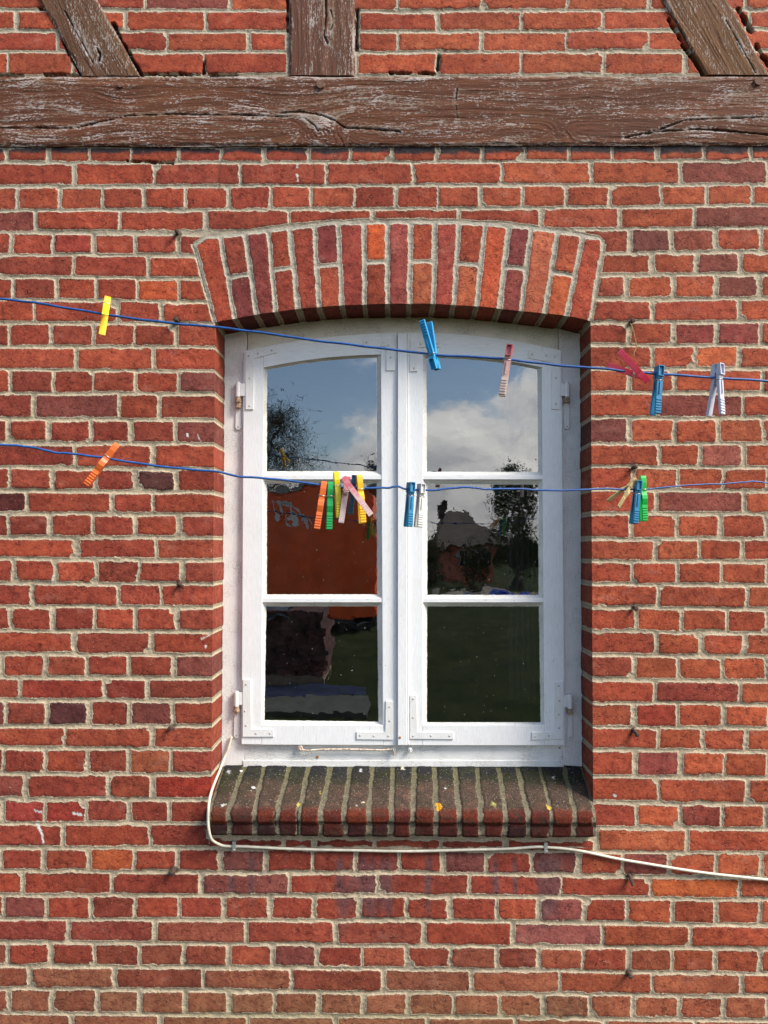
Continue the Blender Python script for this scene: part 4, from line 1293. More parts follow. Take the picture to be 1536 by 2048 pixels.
def sash(side):
    L = side == 'L'
    top = TOPL if L else TOPR
    if L:
        xo, xi, base = (487, 482.5), (794, 794), (482.5, 1489.5)
        r0, r1 = (527, 523), (762, 766)
        glx = [((534.6, 534), (753, 753)), ((534.3, 534), (753, 754)), ((533, 529), (754, 756.5))]
        g_top = GL_L
    else:
        r0, r1 = (846, 845), (1083.5, 1089)
        glx = [((853.6, 853.6), (1073.6, 1075)), ((855, 855), (1075.5, 1077)), ((854.5, 854), (1077.5, 1081))]
        g_top = GL_R
    at = lambda pr, y: pr[0] + (pr[1] - pr[0]) * (y - 700) / 790
    bm = bmesh.new()
    yb = YS + 0.034
    # rebate top curve
    gt = [(x, y) for x, y in g_top]
    x_l, x_r = at(r0, 720), at(r1, 720)
    rt = curve([(x, y - 7) for x, y in gt], x_l, x_r, 13)
    if L:
        tp = curve(top, 487, 794, 15)
        tl = [p for p in tp if p[0] <= x_l] + [(x_l, float(np.interp(x_l, [p[0] for p in tp], [p[1] for p in tp])))]
        slab(bm, tl + [(x_l, rt[0][1]), (at(r0, 1450), 1489.5), (482.5, 1489)], YS, yb)
        tr = [(x_r, float(np.interp(x_r, [p[0] for p in tp], [p[1] for p in tp])))] + [p for p in tp if p[0] > x_r]
        slab(bm, tr + [(794, 1491), (at(r1, 1450), 1491), (x_r, rt[-1][1])], YS, yb)
        slab(bm, [(at(r0, 1450) + .2, 1450), (at(r1, 1450) - .2, 1450), (at(r1, 1450) - .2, 1490.5), (at(r0, 1450) + .2, 1489.6)], YS - 0.0004, yb, 0.001)
    else:
        tp = curve(top, 812, 1123, 15)
        tl = [p for p in tp if p[0] <= x_l] + [(x_l, float(np.interp(x_l, [p[0] for p in tp], [p[1] for p in tp])))]
        slab(bm, tl + [(x_l, rt[0][1]), (at(r0, 1450), 1491), (812, 1491)], YS, yb)
        tr = [(x_r, float(np.interp(x_r, [p[0] for p in tp], [p[1] for p in tp])))] + [p for p in tp if p[0] > x_r]
        slab(bm, tr + [(1130, 1491), (at(r1, 1450), 1491), (x_r, rt[-1][1])], YS, yb)
        slab(bm, [(at(r0, 1450) + .2, 1450), (at(r1, 1450) - .2, 1450), (at(r1, 1450) - .2, 1490.8), (at(r0, 1450) + .2, 1490.8)], YS - 0.0004, yb, 0.001)
    so = bobj(bm, 'sash', P_SASH, window, P(482 if L else 1130, 1490, YS))
    bm = bmesh.new()
    mid = [p for p in tp if x_l + 1 < p[0] < x_r - 1]
    e = lambda x: (x, float(np.interp(x, [p[0] for p in tp], [p[1] for p in tp])))
    slab(bm, [e(x_l + .3)] + mid + [e(x_r - .3)] + [(min(max(p[0], x_l + .3), x_r - .3), p[1]) for p in rt[::-1]], YS - 0.0005, yb, 0.001)
    bobj(bm, 'top_rail', P_SASHX, so)
    # glazing bars
    for (ya, yb_) in ((950, 959), (1196.5, 1205)):
        bm = bmesh.new()
        slab(bm, [(at(r0, ya) - 1, ya), (at(r1, ya) + 1, ya), (at(r1, ya) + 1, yb_), (at(r0, ya) - 1, yb_)], YS + 0.0015, yb, 0.0012, 3)
        bobj(bm, 'glazing_bar', P_SASHX, so)
    # putty and panes
    ys = ((None, 942.3 if L else 943.5), (967.3 if L else 969.8, 1188.5 if L else 1189.5), (1213, 1441.5 if L else 1444.5))
    rb = ((None, 950), (959, 1196.5), (1205, 1451))
    glist = (0, 1, 3) if L else (1, 2, 3)
    for k in range(3):
        (ga, gb), (ra, rb_) = ys[k], rb[k]
        (xa0, xa1), (xb0, xb1) = glx[k]
        if k == 0:
            inner = curve(gt, xa0, xb0, 13) + [(xb1, gb), (xa1, gb)]
            outer = rt + [(at(r1, rb_), rb_), (at(r0, rb_), rb_)]
        else:
            inner = [(xa0, ga), (xb0, ga), (xb1, gb + (1.5 if L and k == 2 else 0)), (xa1, gb - (1.5 if L and k == 2 else 0))]
            outer = [(at(r0, ra), ra), (at(r1, ra), ra), (at(r1, rb_), rb_), (at(r0, rb_), rb_)]
        bm = bmesh.new()
        ragged_ring(bm, outer, inner, YS + 0.002, YG + 0.001, 10 * k + (3 if L else 5))
        bobj(bm, 'putty', P_PUTTY, so)
        bm = bmesh.new()
        vs = [bm.verts.new(P(x, y, YG)) for x, y in outer]
        bm.faces.new(vs)
        bobj(bm, 'pane', GLS[glist[k]], so)
    return so


SL, SR = sash('L'), sash('R')
# cover strip over the meeting stiles, fixed to the right sash
bm = bmesh.new()
slab(bm, [(795, 665.5), (813.5, 665.5), (814.5, 1491), (795, 1491)], YS - 0.010, YS + 0.004, 0.002, 3)
slab(bm, [(814.4, 667), (817.5, 667), (818.5, 1489), (815.4, 1489)], YS - 0.003, YS + 0.004, 0.0012, 2)
strip = bobj(bm, 'cover_strip', P_SASH, SR)

bracket([(490, 705), (553, 691), (554, 705), (507, 717), (507, 819), (491, 819)], [(497, 712), (516, 707), (543, 701), (499, 757), (499, 812)], SL)
bracket([(725, 678), (790, 676), (790, 741), (772.5, 741), (772.5, 692), (725, 694)], [(733, 685), (766, 685), (781, 715)], SL)
bracket([(485.5, 1359), (501.5, 1359), (501.5, 1459), (547.5, 1459), (547.5, 1474), (485, 1474)],
        [(492, 1369), (490, 1422), (492, 1451), (512, 1467), (540, 1467)], SL)
bracket([(771.5, 1402), (786.5, 1402), (786.5, 1480), (713, 1479), (713, 1463.5), (771.5, 1465)], [(779, 1414), (779, 1442), (720, 1471), (748, 1472), (777, 1472)], SL)
bracket([(819.5, 680), (882, 681), (882, 695), (835, 694), (835, 743), (819.5, 743)], [(841, 688), (874, 688), (828, 736)], SR)
bracket([(1057, 700.5), (1122, 710), (1120, 819), (1103.5, 819), (1104, 724), (1056, 716)], [(1064, 709), (1092, 711), (1112, 756), (1112, 808)], SR)
bracket([(819.5, 1390), (833.5, 1390), (833.5, 1465), (907, 1465), (907, 1479), (819.5, 1478)], [(826, 1398), (826, 1435), (826, 1472), (862, 1472), (899, 1472)], SR)
bracket([(1109.5, 1363), (1127, 1363), (1127, 1479.5), (1063.5, 1480), (1063.5, 1464.5), (1110, 1464.5)],
        [(1117, 1372), (1119, 1402), (1118, 1429), (1118, 1456), (1070, 1473), (1098, 1472)], SR)


def hinge(x0, x1, y0, ym, yr, y2, tab, parent):
    """upper knuckle with its tab, rusty pin, lower knuckle running into a strap screwed to the frame"""
    xm, r = (x0 + x1) / 2, abs(x1 - x0) / 2 / 745 * 1.05
    yc = YF - 0.010
    def cyl(bm, ya, yb, rad, seg=14):
        a, b = P(xm, ya, yc), P(xm, yb, yc)
        bmesh.ops.create_cone(bm, cap_ends=True, segments=seg, radius1=rad, radius2=rad, depth=(a - b).length, matrix=Matrix.Translation((a + b) / 2))
    bm = bmesh.new()
    cyl(bm, y0 + 2, ym, r * 0.92)
    cyl(bm, y0 - 1, y0 + 3, r * 0.6)
    xa, xb = sorted((tab, xm))
    slab(bm, [(xa, y0 + 2), (xb, y0 + 2), (xb, ym - 2), (xa, ym - 2)], YS - 0.0022, YS + 0.003, 0.0006)
    o = bobj(bm, 'hinge', P_IRON, parent, P(xm, ym, yc), smooth=False)
    bm = bmesh.new()
    cyl(bm, ym + 1, yr, r * 0.86)
    cyl(bm, ym + 7, ym + 11, r * 1.05)
    bobj(bm, 'hinge_pin', RUSTD, parent, smooth=False)
    bm = bmesh.new()
    w = abs(x1 - x0) / 2
    pl = [(xm - w * .85, yr), (xm + w * .85, yr)] + [(xm + w * math.cos(a), y2 - w + w * math.sin(a)) for a in np.linspace(0, math.pi, 9)]
    slab(bm, pl, YF - 0.005, YF + 0.002, 0.0018, 3)
    screw(bm, xm, y2 - w, YF - 0.005)
    bobj(bm, 'hinge_strap', (P_IRON, P_SCREW), parent)


hinge(470, 483, 765, 794, 816, 860, 491, SL)
hinge(467, 480, 1383, 1412, 1425, 1477, 486, SL)
hinge(1128, 1140, 765, 794, 802, 859, 1120, SR)
hinge(1134, 1146, 1388, 1417, 1427, 1481, 1126, SR)


def tube(bm, pts, r, seg=8, cap=True, rads=None, closed=False):
    pts = [Vector(p) for p in pts]
    n = len(pts)
    rings = []
    prev = None
    for i, p in enumerate(pts):
        d = (pts[min(i + 1, n - 1)] - pts[max(i - 1, 0)]).normalized()
        if prev is None:
            a = d.orthogonal().normalized()
        else:
            a = (prev - d * prev.dot(d)).normalized()
        prev = a
        b = d.cross(a)
        rr = rads[i] if rads else r
        rings.append([bm.verts.new(p + (a * math.cos(2 * math.pi * k / seg) + b * math.sin(2 * math.pi * k / seg)) * rr) for k in range(seg)])
    for a, b in zip(rings, rings[1:]):
        for k in range(seg):
            bm.faces.new((a[k], a[(k + 1) % seg], b[(k + 1) % seg], b[k]))
    if cap:
        bm.faces.new(rings[0][::-1])
        bm.faces.new(rings[-1])


def smooth_path(pts, n):
    """Catmull-Rom through 3-D points"""
    pts = [Vector(p) for p in pts]
    q = [pts[0] * 2 - pts[1]] + pts + [pts[-1] * 2 - pts[-2]]
    out = []
    for i in range(1, len(q) - 2):
        p0, p1, p2, p3 = q[i - 1:i + 3]
        for k in range(n):
            t = k / n
            out.append(0.5 * ((2 * p1) + (p2 - p0) * t + (2 * p0 - 5 * p1 + 4 * p2 - p3) * t * t + (3 * p1 - p0 - 3 * p2 + p3) * t ** 3))
    out.append(pts[-1])
    return out


def ring_pts(c, r, axis='y', n=14, a0=0, a1=2 * math.pi):
    return [Vector(c) + Vector((math.cos(a) * r, 0, math.sin(a) * r)) for a in np.linspace(a0, a1, n)]


# storm hook lying along the foot of the left sash, with its eyes
yh = YF - 0.012
bm = bmesh.new()
tube(bm, ring_pts(P(600, 1496.5, yh), 0.0060), 0.0021)
tube(bm, smooth_path([P(604, 1499, yh), P(616, 1501, yh), P(640, 1499, yh), P(700, 1498.5, yh), P(760, 1500, yh), P(782, 1499, yh), P(789, 1505, yh), P(786, 1510, yh)], 5), 0.0024)
hook = bobj(bm, 'hook', RUSTP, window, P(600, 1497, yh), smooth=True)
for (x, y) in ((600, 1497), (787, 1499), (820, 1500)):
    bm = bmesh.new()
    c = P(x, y, yh + 0.002)
    tube(bm, [c + Vector((0, math.cos(a) * 0.005, math.sin(a) * 0.005)) for a in np.linspace(0, 2 * math.pi, 12)], 0.0016)
    tube(bm, [c + Vector((0, 0.004, 0)), c + Vector((0, 0.014, 0.0))], 0.0022)
    tube(bm, ring_pts(c + Vector((0, -0.001, 0)), 0.0052, n=12), 0.0015)
    bobj(bm, 'hook_eye', P_IRON if x > 700 else RUSTP, window, c, smooth=True)
for (x, y, r, yy) in ((635, 1514, 0.0042, YF - 0.001), (800, 1475, 0.0036, YS - 0.0105), (1119, 1496, 0.003, YF - 0.001)):
    bm = bmesh.new()
    screw(bm, x, y, yy, r)
    for f in bm.faces:
        f.material_index = 0
    bobj(bm, 'rusty_screw', mat_plain('screw_rust', (0.42, 0.19, 0.05), 0.85, 0, 0.5, 300, 0.001), window, P(x, y, yy))

# ------------------------------------------------------------------ room behind the glass
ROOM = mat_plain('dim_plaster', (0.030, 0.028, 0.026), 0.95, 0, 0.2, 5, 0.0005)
bm = bmesh.new()
x0, x1, z0, z1, yb = -1.6, 1.6, 0.05, 2.35, 3.6
a = [bm.verts.new(v) for v in ((x0, 0.172, z0), (x1, 0.172, z0), (x1, yb, z0), (x0, yb, z0), (x0, 0.172, z1), (x1, 0.172, z1), (x1, yb, z1), (x0, yb, z1))]
for q in ((0, 1, 2, 3), (4, 7, 6, 5), (0, 3, 7, 4), (1, 5, 6, 2), (2, 6, 7, 3)):
    bm.faces.new([a[i] for i in q])
# wall between room and brickwork, round the opening
ox0, ox1, oz0, oz1 = -0.50, 0.53, float(W(800, 1535, 0.17)[2]), float(W(800, 600, 0.17)[2])
for (p, q, r, s) in ((x0, ox0, z0, z1), (ox1, x1, z0, z1), (ox0, ox1, z0, oz0), (ox0, ox1, oz1, z1)):
    bm.faces.new([bm.verts.new(v) for v in ((p, 0.173, r), (q, 0.173, r), (q, 0.173, s), (p, 0.173, s))])
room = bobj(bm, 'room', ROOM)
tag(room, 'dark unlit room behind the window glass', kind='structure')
bm = bmesh.new()
nxc = 30
for i in range(nxc):
    def cv(k, z):
        return Vector((0.345 + 0.09 * k / nxc, 0.30 + 0.008 * math.sin(k * 1.1), z))
    zt, zb_ = oz1, float(W(1040, 1400, 0.30)[2])
    vs = [bm.verts.new(cv(i, zb_)), bm.verts.new(cv(i + 1, zb_)), bm.verts.new(cv(i + 1, zt)), bm.verts.new(cv(i, zt))]
    bm.faces.new(vs)
bmesh.ops.remove_doubles(bm, verts=bm.verts[:], dist=1e-5)
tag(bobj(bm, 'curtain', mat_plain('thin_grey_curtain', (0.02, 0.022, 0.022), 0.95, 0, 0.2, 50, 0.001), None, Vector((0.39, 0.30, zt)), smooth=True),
    'narrow grey curtain drawn back behind the right hand panes', 'curtain')

# ------------------------------------------------------------------ cable and clips
bm = bmesh.new()
CAB = [(463, 1473, 0.113), (458, 1492, 0.111), (449, 1515, 0.105), (440, 1540, 0.075), (430, 1563, 0.03), (421, 1590, -0.02), (417, 1615, -0.043), (416, 1640, -0.044),
       (418, 1662, -0.042), (424, 1680, -0.030), (437, 1688, -0.014), (455, 1692, -0.007), (500, 1694, -0.006), (600, 1698, -0.006), (700, 1701, -0.006), (800, 1702, -0.006),
       (900, 1701, -0.006), (1000, 1698, -0.006), (1060, 1694.5, -0.007), (1092, 1694.5, -0.008), (1130, 1697, -0.007), (1180, 1706, -0.006), (1240, 1718, -0.006), (1300, 1729, -0.006),
       (1400, 1744, -0.006), (1536, 1760, -0.006), (1900, 1800, -0.006)]
path = smooth_path([P(*c) for c in CAB], 8)
# smooth_path on P() needs plain vectors; keep the real bends slightly uneven
rg = random.Random(8)
path = [p + Vector((0, 0, 0.0006 * math.sin(i * 0.35))) for i, p in enumerate(path)]
tube(bm, path, 0.0036, 10)
cable = tag(bobj(bm, 'cable', mat_plain('cream_cable', (0.66, 0.61, 0.49), 0.45, 0, 0.12, 60, 0.0002), None, P(800, 1702, -0.006), smooth=True),
            'cream cable running down beside the window sill and along the brick wall below', 'cable')
for i, (x, y) in enumerate(((468, 1692), (1092, 1695))):
    bm = bmesh.new()
    slab(bm, [(x - 3.5, y - 7), (x + 3.5, y - 7), (x + 3.5, y + 11), (x - 3.5, y + 11)], -0.0125, -0.0105, 0.0004)
    slab(bm, [(x - 3.5, y - 8.6), (x + 3.5, y - 8.6), (x + 3.5, y - 7), (x - 3.5, y - 7)], -0.0125, 0.003, 0.0002)
    screw(bm, x + (1 if i else -0.5), y + 8, -0.0125, 0.002)
    for f in bm.faces:
        f.material_index = 0
    tag(bobj(bm, 'cable_clip', mat_plain('zinc', (0.62, 0.62, 0.60), 0.4, 0.7, 0.15, 200), None, P(x, y, -0.01)),
        ('metal clip holding the cable just below the left end of the sill', 'metal clip holding the cable below the right part of the sill')[i], 'cable clip', 'clips holding the cable')

# ------------------------------------------------------------------ old iron fixings in the joints
NL = ['rusty iron stub in the joint left of the top of the brick arch',
      'rusty iron stub behind the upper clothesline, left of the window opening',
      'rusty iron stub left of the window, level with the middle left pane',
      'rusty iron stub left of the window, level with the lower left hinge',
      'round rusty iron stub in the wall joint under the left end of the sill',
      'rusty iron stub with a piece of twine hanging from it, right of the arch foot',
      'rusty iron stub just above the green and blue pegs right of the window',
      'rusty iron stub right of the window, level with the lower glazing bar',
      'bent rusty iron stub right of the window, level with the lower right hinge',
      'bent rusty iron hook under the sloping end of the cable',
      'rusty iron stub in the lowest part of the wall, right side']
for i, (x, y) in enumerate(NAILS):
    bm = bmesh.new()
    rg = random.Random(i)
    c = P(x, y, 0.0)
    bent = i in (8, 9)
    tip = Vector((rg.uniform(-.002, .003), -0.016, rg.uniform(-.004, .002))) if not bent else Vector((0.006, -0.014, -0.010 if i == 8 else -0.020))
    r = 0.0045 if i != 4 else 0.0065
    pts = [c + Vector((0, 0.012, 0)), c, c + tip * 0.55 + Vector((0, -0.003, 0)), c + tip]
    tube(bm, smooth_path(pts, 3), r, 9, rads=[r * (0.8 + 0.4 * rg.random()) for _ in range(10)])
    if i != 9:
        bmesh.ops.create_icosphere(bm, subdivisions=2, radius=r * 1.35, matrix=Matrix.Translation(c + tip) @ Matrix.Diagonal((1, 0.5, 1, 1)))
    for v in bm.verts:
        v.co += Vector((rg.uniform(-1, 1), rg.uniform(-1, 1), rg.uniform(-1, 1))) * 0.0006
    tag(bobj(bm, 'nail', RUST, None, c), NL[i], 'nail', 'old iron fixings in the brick joints')
bm = bmesh.new()
tw = smooth_path([P(1261, 647, -0.017), P(1265, 655, -0.02), P(1268, 668, -0.016), P(1272, 686, -0.013), P(1273, 695, -0.013), P(1268, 705, -0.014), P(1268, 713, -0.014)], 6)
tube(bm, tw, 0.0012, 6)
tag(bobj(bm, 'twine', mat_plain('jute', (0.42, 0.27, 0.12), 0.95, 0, 0.3, 400, 0.0006), None, P(1261, 647, -0.017), smooth=True), 'short end of brown twine hanging from a nail right of the window', 'twine')

# ------------------------------------------------------------------ clotheslines and pegs
LU = [(-300, 562), (-150, 580), (-20, 596), (60, 604), (110, 612), (218, 630), (330, 645), (430, 654), (520, 665), (640, 682), (760, 696), (868, 709), (1000, 717), (1100, 729), (1200, 737), (1262, 743),
      (1321, 748), (1433, 755.5), (1536, 762), (1700, 770), (1900, 778)]
LL = [(-300, 862), (-150, 876), (0, 889), (60, 894), (110, 905), (150, 908), (215, 917), (330, 934), (430, 943), (480, 953), (560, 959), (648, 971), (700, 975), (770, 976), (793, 973), (820, 979), (870, 980),
      (930, 974), (970, 978), (1040, 978), (1110, 981), (1200, 978), (1270, 979), (1300, 978), (1380, 970), (1440, 968), (1480, 965), (1510, 963), (1560, 966), (1700, 955), (1900, 940)]
YU = lambda x: -0.80
YLn = lambda x: -0.86 + 0.20 * (x / 1536)
BLUE = mat_plain('blue_plastic_line', (0.015, 0.085, 0.30), 0.4, 0, 0.25, 120, 0.0002)
for pts, yf, r, lab in ((LU, YU, 0.0020, 'upper blue clothesline sagging across the wall above the middle of the window'),
                        (LL, YLn, 0.0018, 'lower blue clothesline crossing the window at the upper glazing bars')):
    bm = bmesh.new()
    pp = smooth_path([P(x, y, yf(x)) for x, y in pts], 8)
    pp = [p + Vector((0, 0, 0.0005 * math.sin(i * 0.9) * math.sin(i * 0.23))) for i, p in enumerate(pp)]
    nn = len(pp)
    rads = [r * (1 - 0.28 * sstep(0.62, 0.8, np.array(i / nn)).item() * (pts is LL)) for i in range(nn)]
    tube(bm, pp, r, 8, rads=rads)
    tag(bobj(bm, 'clothesline', BLUE, None, P(pts[9][0], pts[9][1], yf(pts[9][0])), smooth=True), lab, 'clothesline', 'blue clotheslines in front of the wall')

WIRE = mat_plain('spring_wire', (0.50, 0.48, 0.45), 0.35, 0.8, 0.25, 300, 0.0002)
WIRE_R = mat_plain('rusty_spring_wire', (0.10, 0.055, 0.035), 0.8, 0.2, 0.4, 300, 0.0004)
PL = 0.078      # peg length, jaw tip at z=0, handle end at z=-PL, front prong towards -Y


def prong_mesh(kind, w, th, open_):
    """outline in (z, inner, outer) lofted across the width, ridged grip, spring notch, boxed jaw on channel pegs"""
    bm = bmesh.new()
    if kind == 'curvy':
        prof = [(0, .0008, .0050), (-.004, .0004, .0062), (-.012, .0022, .0066), (-.0165, .0030, .0060), (-.024, .0012, .0048), (-.0262, .0012, .0040), (-.0285, .0012, .0048), (-.034, .0020, .0078),
                (-.040, .0026, .0086), (-.046, .0026, .0070), (-.050, .0026, .0056)]
    elif kind == 'channel':
        prof = [(0, .0006, .0064), (-.003, .0004, .0072), (-.016, .0026, .0076), (-.0185, .0026, .0076), (-.0215, .0014, .0072), (-.0232, .0014, .0060), (-.0255, .0014, .0072), (-.040, .0022, .0070), (-.050, .0026, .0066)]
    else:
        prof = [(0, .0006, .0052), (-.003, .0004, .0060), (-.014, .0022, .0064), (-.020, .0014, .0052), (-.0225, .0014, .0044), (-.025, .0014, .0056), (-.036, .0018, .0062), (-.050, .0022, .0060)]
    z = -.0545
    base = prof[-1][2]
    for i in range(5):
        prof += [(z, .0026, base + .0002), (z - .0004, .0026, base + .0011), (z - .0016, .0026, base + .0009), (z - .0021, .0026, base)]
        z -= .0042
    prof += [(-PL + .0012, .0028, base), (-PL, .0034, base - .0012)]
    inner = [(p[0], p[1]) for p in prof]
    outer = [(p[0], p[2]) for p in prof]
    outline = [(zz, -o) for zz, o in outer] + [(zz, -i) for zz, i in reversed(inner)]
    hw = w / 2
    fr = [[bm.verts.new((x, y, zz)) for zz, y in outline] for x in (-hw, hw)]
    n = len(outline)
    k = len(prof)
    for i in range(n):
        j = (i + 1) % n
        bm.faces.new((fr[0][i], fr[0][j], fr[1][j], fr[1][i]))
    for f, fl in ((fr[0], 1), (fr[1], 0)):
        for i in range(k - 1):
            q = (f[i], f[i + 1], f[n - 2 - i], f[n - 1 - i])
            bm.faces.new(q if fl else q[::-1])
    bmesh.ops.recalc_face_normals(bm, faces=bm.faces[:])
    long_e = [e for e in bm.edges if abs(e.verts[0].co.x - e.verts[1].co.x) < 1e-6 and len(e.link_faces) == 2 and abs(e.link_faces[0].normal.x - e.link_faces[1].normal.x) > 0.5]
    bmesh.ops.bevel(bm, geom=long_e, offset=0.0005, segments=2, affect='EDGES')
    if kind == 'channel':
        # recessed box at the jaw: a frame of thin walls standing on the outer face
        for (xa, xb, za, zb) in ((-hw + .0002, -hw + .0013, -.0175, -.0002), (hw - .0013, hw - .0002, -.0175, -.0002), (-hw + .0013, hw - .0013, -.0014, -.0002), (-hw + .0013, hw - .0013, -.0175, -.0162)):
            bmesh.ops.create_cube(bm, size=1, matrix=Matrix.Translation(((xa + xb) / 2, -.0086, (za + zb) / 2)) @ Matrix.Diagonal((xb - xa, .0040, zb - za, 1)))
        bmesh.ops.create_cube(bm, size=1, matrix=Matrix.Translation((0, -.0072, -.036)) @ Matrix.Diagonal((.0012, .003, .020, 1)))
    piv = Vector((0, 0, -.026))
    bmesh.ops.rotate(bm, verts=bm.verts[:], cent=piv, matrix=Matrix.Rotation(-open_, 3, 'X'))
    return bm


def spring_mesh(w, th=0):
    bm = bmesh.new()
    z0, r = -.0285, .0026
    hw = w / 2
    turns = 5
    pts = [Vector((-hw * 0.75 + hw * 1.5 * i / (turns * 10), math.sin(i / 10 * 2 * math.pi) * r, z0 + math.cos(i / 10 * 2 * math.pi) * r)) for i in range(turns * 10 + 1)]
    tube(bm, pts, 0.00052, 6)
    for s in (-1, 1):
        yo = s * .0068
        zz = -.0232
        leg = [Vector((-hw * .75 * -s, 0, z0 + r)), Vector((hw * s + .0009 * s, s * .002, zz - .001)), Vector((hw * s + .0009 * s, yo, zz)), Vector((0, yo + s * .0004, zz)), Vector((-hw * s - .0008 * s, yo, zz)), Vector((-hw * s - .0008 * s, yo * .6, zz - .0006))]
        tube(bm, leg, 0.00062, 6)
    return bm


def peg(jaw, hand, yf, kind, mats, label, yaw=0, spread=7, pitch=0, w=0.0095, rust=False, scissor=0, dy=0.0):
    """jaw, hand: photo pixels of the jaw tip and of the handle ends, both on the plane of the line"""
    y = yf((jaw[0] + hand[0]) / 2) + dy
    a, b = P(*jaw, y), P(*hand, y)
    ax = (a - b).normalized()          # local +Z
    length = (a - b).length / max(0.2, math.cos(math.radians(pitch)))
    s = length / PL
    # local frame: Z along peg, Y away from the viewer, then yaw about Z and pitch about X
    yv = (a + b) / 2 - cam.location
    yv = (yv - ax * yv.dot(ax)).normalized()
    xv = yv.cross(ax).normalized()
    R = Matrix((xv, yv, ax)).transposed().to_4x4()
    R = R @ Matrix.Rotation(math.radians(pitch), 4, 'X') @ Matrix.Rotation(math.radians(yaw), 4, 'Z')
    root = empty('clothes_peg', (0, 0, 0), label, 'clothes peg', 'clothes pegs on the clotheslines')
    loc = a.copy()
    root.matrix_world = Matrix.Translation(loc) @ R @ Matrix.Diagonal((s * w / 0.0095 * 0 + s, s, s, 1))
    op = math.radians(spread) / 2
    ww = w / s if w else 0.0095
    m1, m2 = mats if isinstance(mats, tuple) else (mats, mats)
    for k, m in ((1, m1), (-1, m2)):
        bm = prong_mesh(kind, w, 0, op)
        if k < 0:
            bmesh.ops.rotate(bm, verts=bm.verts[:], cent=(0, 0, 0), matrix=Matrix.Rotation(math.pi, 3, 'Z'))
        if scissor and k > 0:
            bmesh.ops.translate(bm, verts=bm.verts[:], vec=(0, -0.004, 0))
            bmesh.ops.rotate(bm, verts=bm.verts[:], cent=(0, 0, -.011), matrix=Matrix.Rotation(math.radians(scissor), 3, 'Y'))
        me = bpy.data.meshes.new('prong')
        bmesh.ops.recalc_face_normals(bm, faces=bm.faces[:])
        bm.to_mesh(me)
        bm.free()
        me.materials.append(m)
        o = bpy.data.objects.new('prong', me)
        COL.objects.link(o)
        o.parent = root
    bm = spring_mesh(w)
    me = bpy.data.meshes.new('spring')
    bm.to_mesh(me)
    bm.free()
    me.polygons.foreach_set('use_smooth', [True] * len(me.polygons))
    me.materials.append(WIRE_R if rust else WIRE)
    o = bpy.data.objects.new('spring', me)
    COL.objects.link(o)
    o.parent = root
    return root


C_ = {
    'yellow': mat_peg('yellow_plastic', (0.80, 0.56, 0.01)), 'amber': mat_peg('amber_plastic', (0.82, 0.46, 0.012)), 'lemon': mat_peg('lemon_plastic', (0.72, 0.60, 0.012)),
    'blue': mat_peg('blue_plastic', (0.012, 0.20, 0.38)), 'sky': mat_peg('bright_blue_plastic', (0.015, 0.30, 0.58)), 'deep': mat_peg('deep_blue_plastic', (0.006, 0.08, 0.17)),
    'orange': mat_peg('orange_plastic', (0.82, 0.17, 0.035)), 'green': mat_peg('green_plastic', (0.008, 0.34, 0.075)), 'lime': mat_peg('bright_green_plastic', (0.012, 0.48, 0.07)),
    'rose': mat_peg('bleached_red_plastic', (0.42, 0.05, 0.08), (0.62, 0.48, 0.42), 0.5), 'red': mat_peg('red_plastic', (0.88, 0.045, 0.10), (0.88, 0.10, 0.16)),
    'pink': mat_peg('bleached_pink_plastic', (0.62, 0.12, 0.16), (0.74, 0.55, 0.52), 0.4), 'lilac': mat_peg('lilac_grey_plastic', (0.55, 0.55, 0.64)), 'white': mat_peg('off_white_plastic', (0.66, 0.63, 0.60)),
    'straw': mat_peg('straw_plastic', (0.74, 0.56, 0.26), None, 0.4),
}
peg((215, 599), (204, 668), YU, 'curvy', (C_['yellow'], C_['amber']), 'yellow clothes peg on the upper line, far left over the brick wall', yaw=0, spread=30, pitch=-46)  # darker back prong colour stands in for shading between the prongs
peg((872, 738), (851, 641), YU, 'channel', C_['sky'], 'bright blue clothes peg upside down at the top of the right sash', yaw=28, spread=15)
peg((1020, 692), (1004, 792), YU, 'channel', C_['rose'], 'bleached dark red clothes peg hanging before the cloudy top right pane', yaw=-6, spread=5)
peg((1297, 758), (1216, 731), YU, 'solid', C_['red'], 'red clothes peg clipped sideways on the upper line right of the window', yaw=0, spread=6, w=0.0115, scissor=27, dy=-0.004)
peg((1319, 733), (1310, 830), YU, 'channel', C_['blue'], 'blue clothes peg on the upper line, between the red and the grey peg', yaw=24, spread=9)
peg((1436, 729), (1431, 833), YU, 'channel', C_['lilac'], 'pale lilac grey clothes peg with open legs, the rightmost on the upper line', yaw=52, spread=15)
peg((235, 888), (173, 970), YLn, 'curvy', C_['orange'], 'orange clothes peg tilted on the lower line far left over the brick wall', yaw=-8, spread=7)
peg((649, 963), (634, 1059), YLn, 'curvy', C_['orange'], 'orange clothes peg, first of the bunch on the left sash', yaw=-4, spread=8, rust=False)
peg((661, 964), (658, 1060), YLn, 'curvy', C_['green'], 'dark green clothes peg beside the orange one on the left sash', yaw=3, spread=8)
peg((672, 944), (679, 1036), YLn, 'solid', (C_['lemon'], C_['lemon']), 'lemon yellow clothes peg sitting highest in the bunch on the left sash', yaw=9, spread=6)
peg((696, 953), (682, 1046), YLn, 'solid', C_['pink'], 'pink and white clothes peg with its legs crossed wide in the bunch', yaw=0, spread=3, scissor=-45, dy=-0.016)
peg((709, 951), (701, 1029), YLn, 'channel', C_['deep'], 'dark blue clothes peg hidden behind the pink and the amber pegs', yaw=-4, spread=6, dy=0.014)
peg((718, 950), (725, 1047), YLn, 'curvy', C_['amber'], 'amber clothes peg at the right end of the bunch', yaw=12, spread=7)
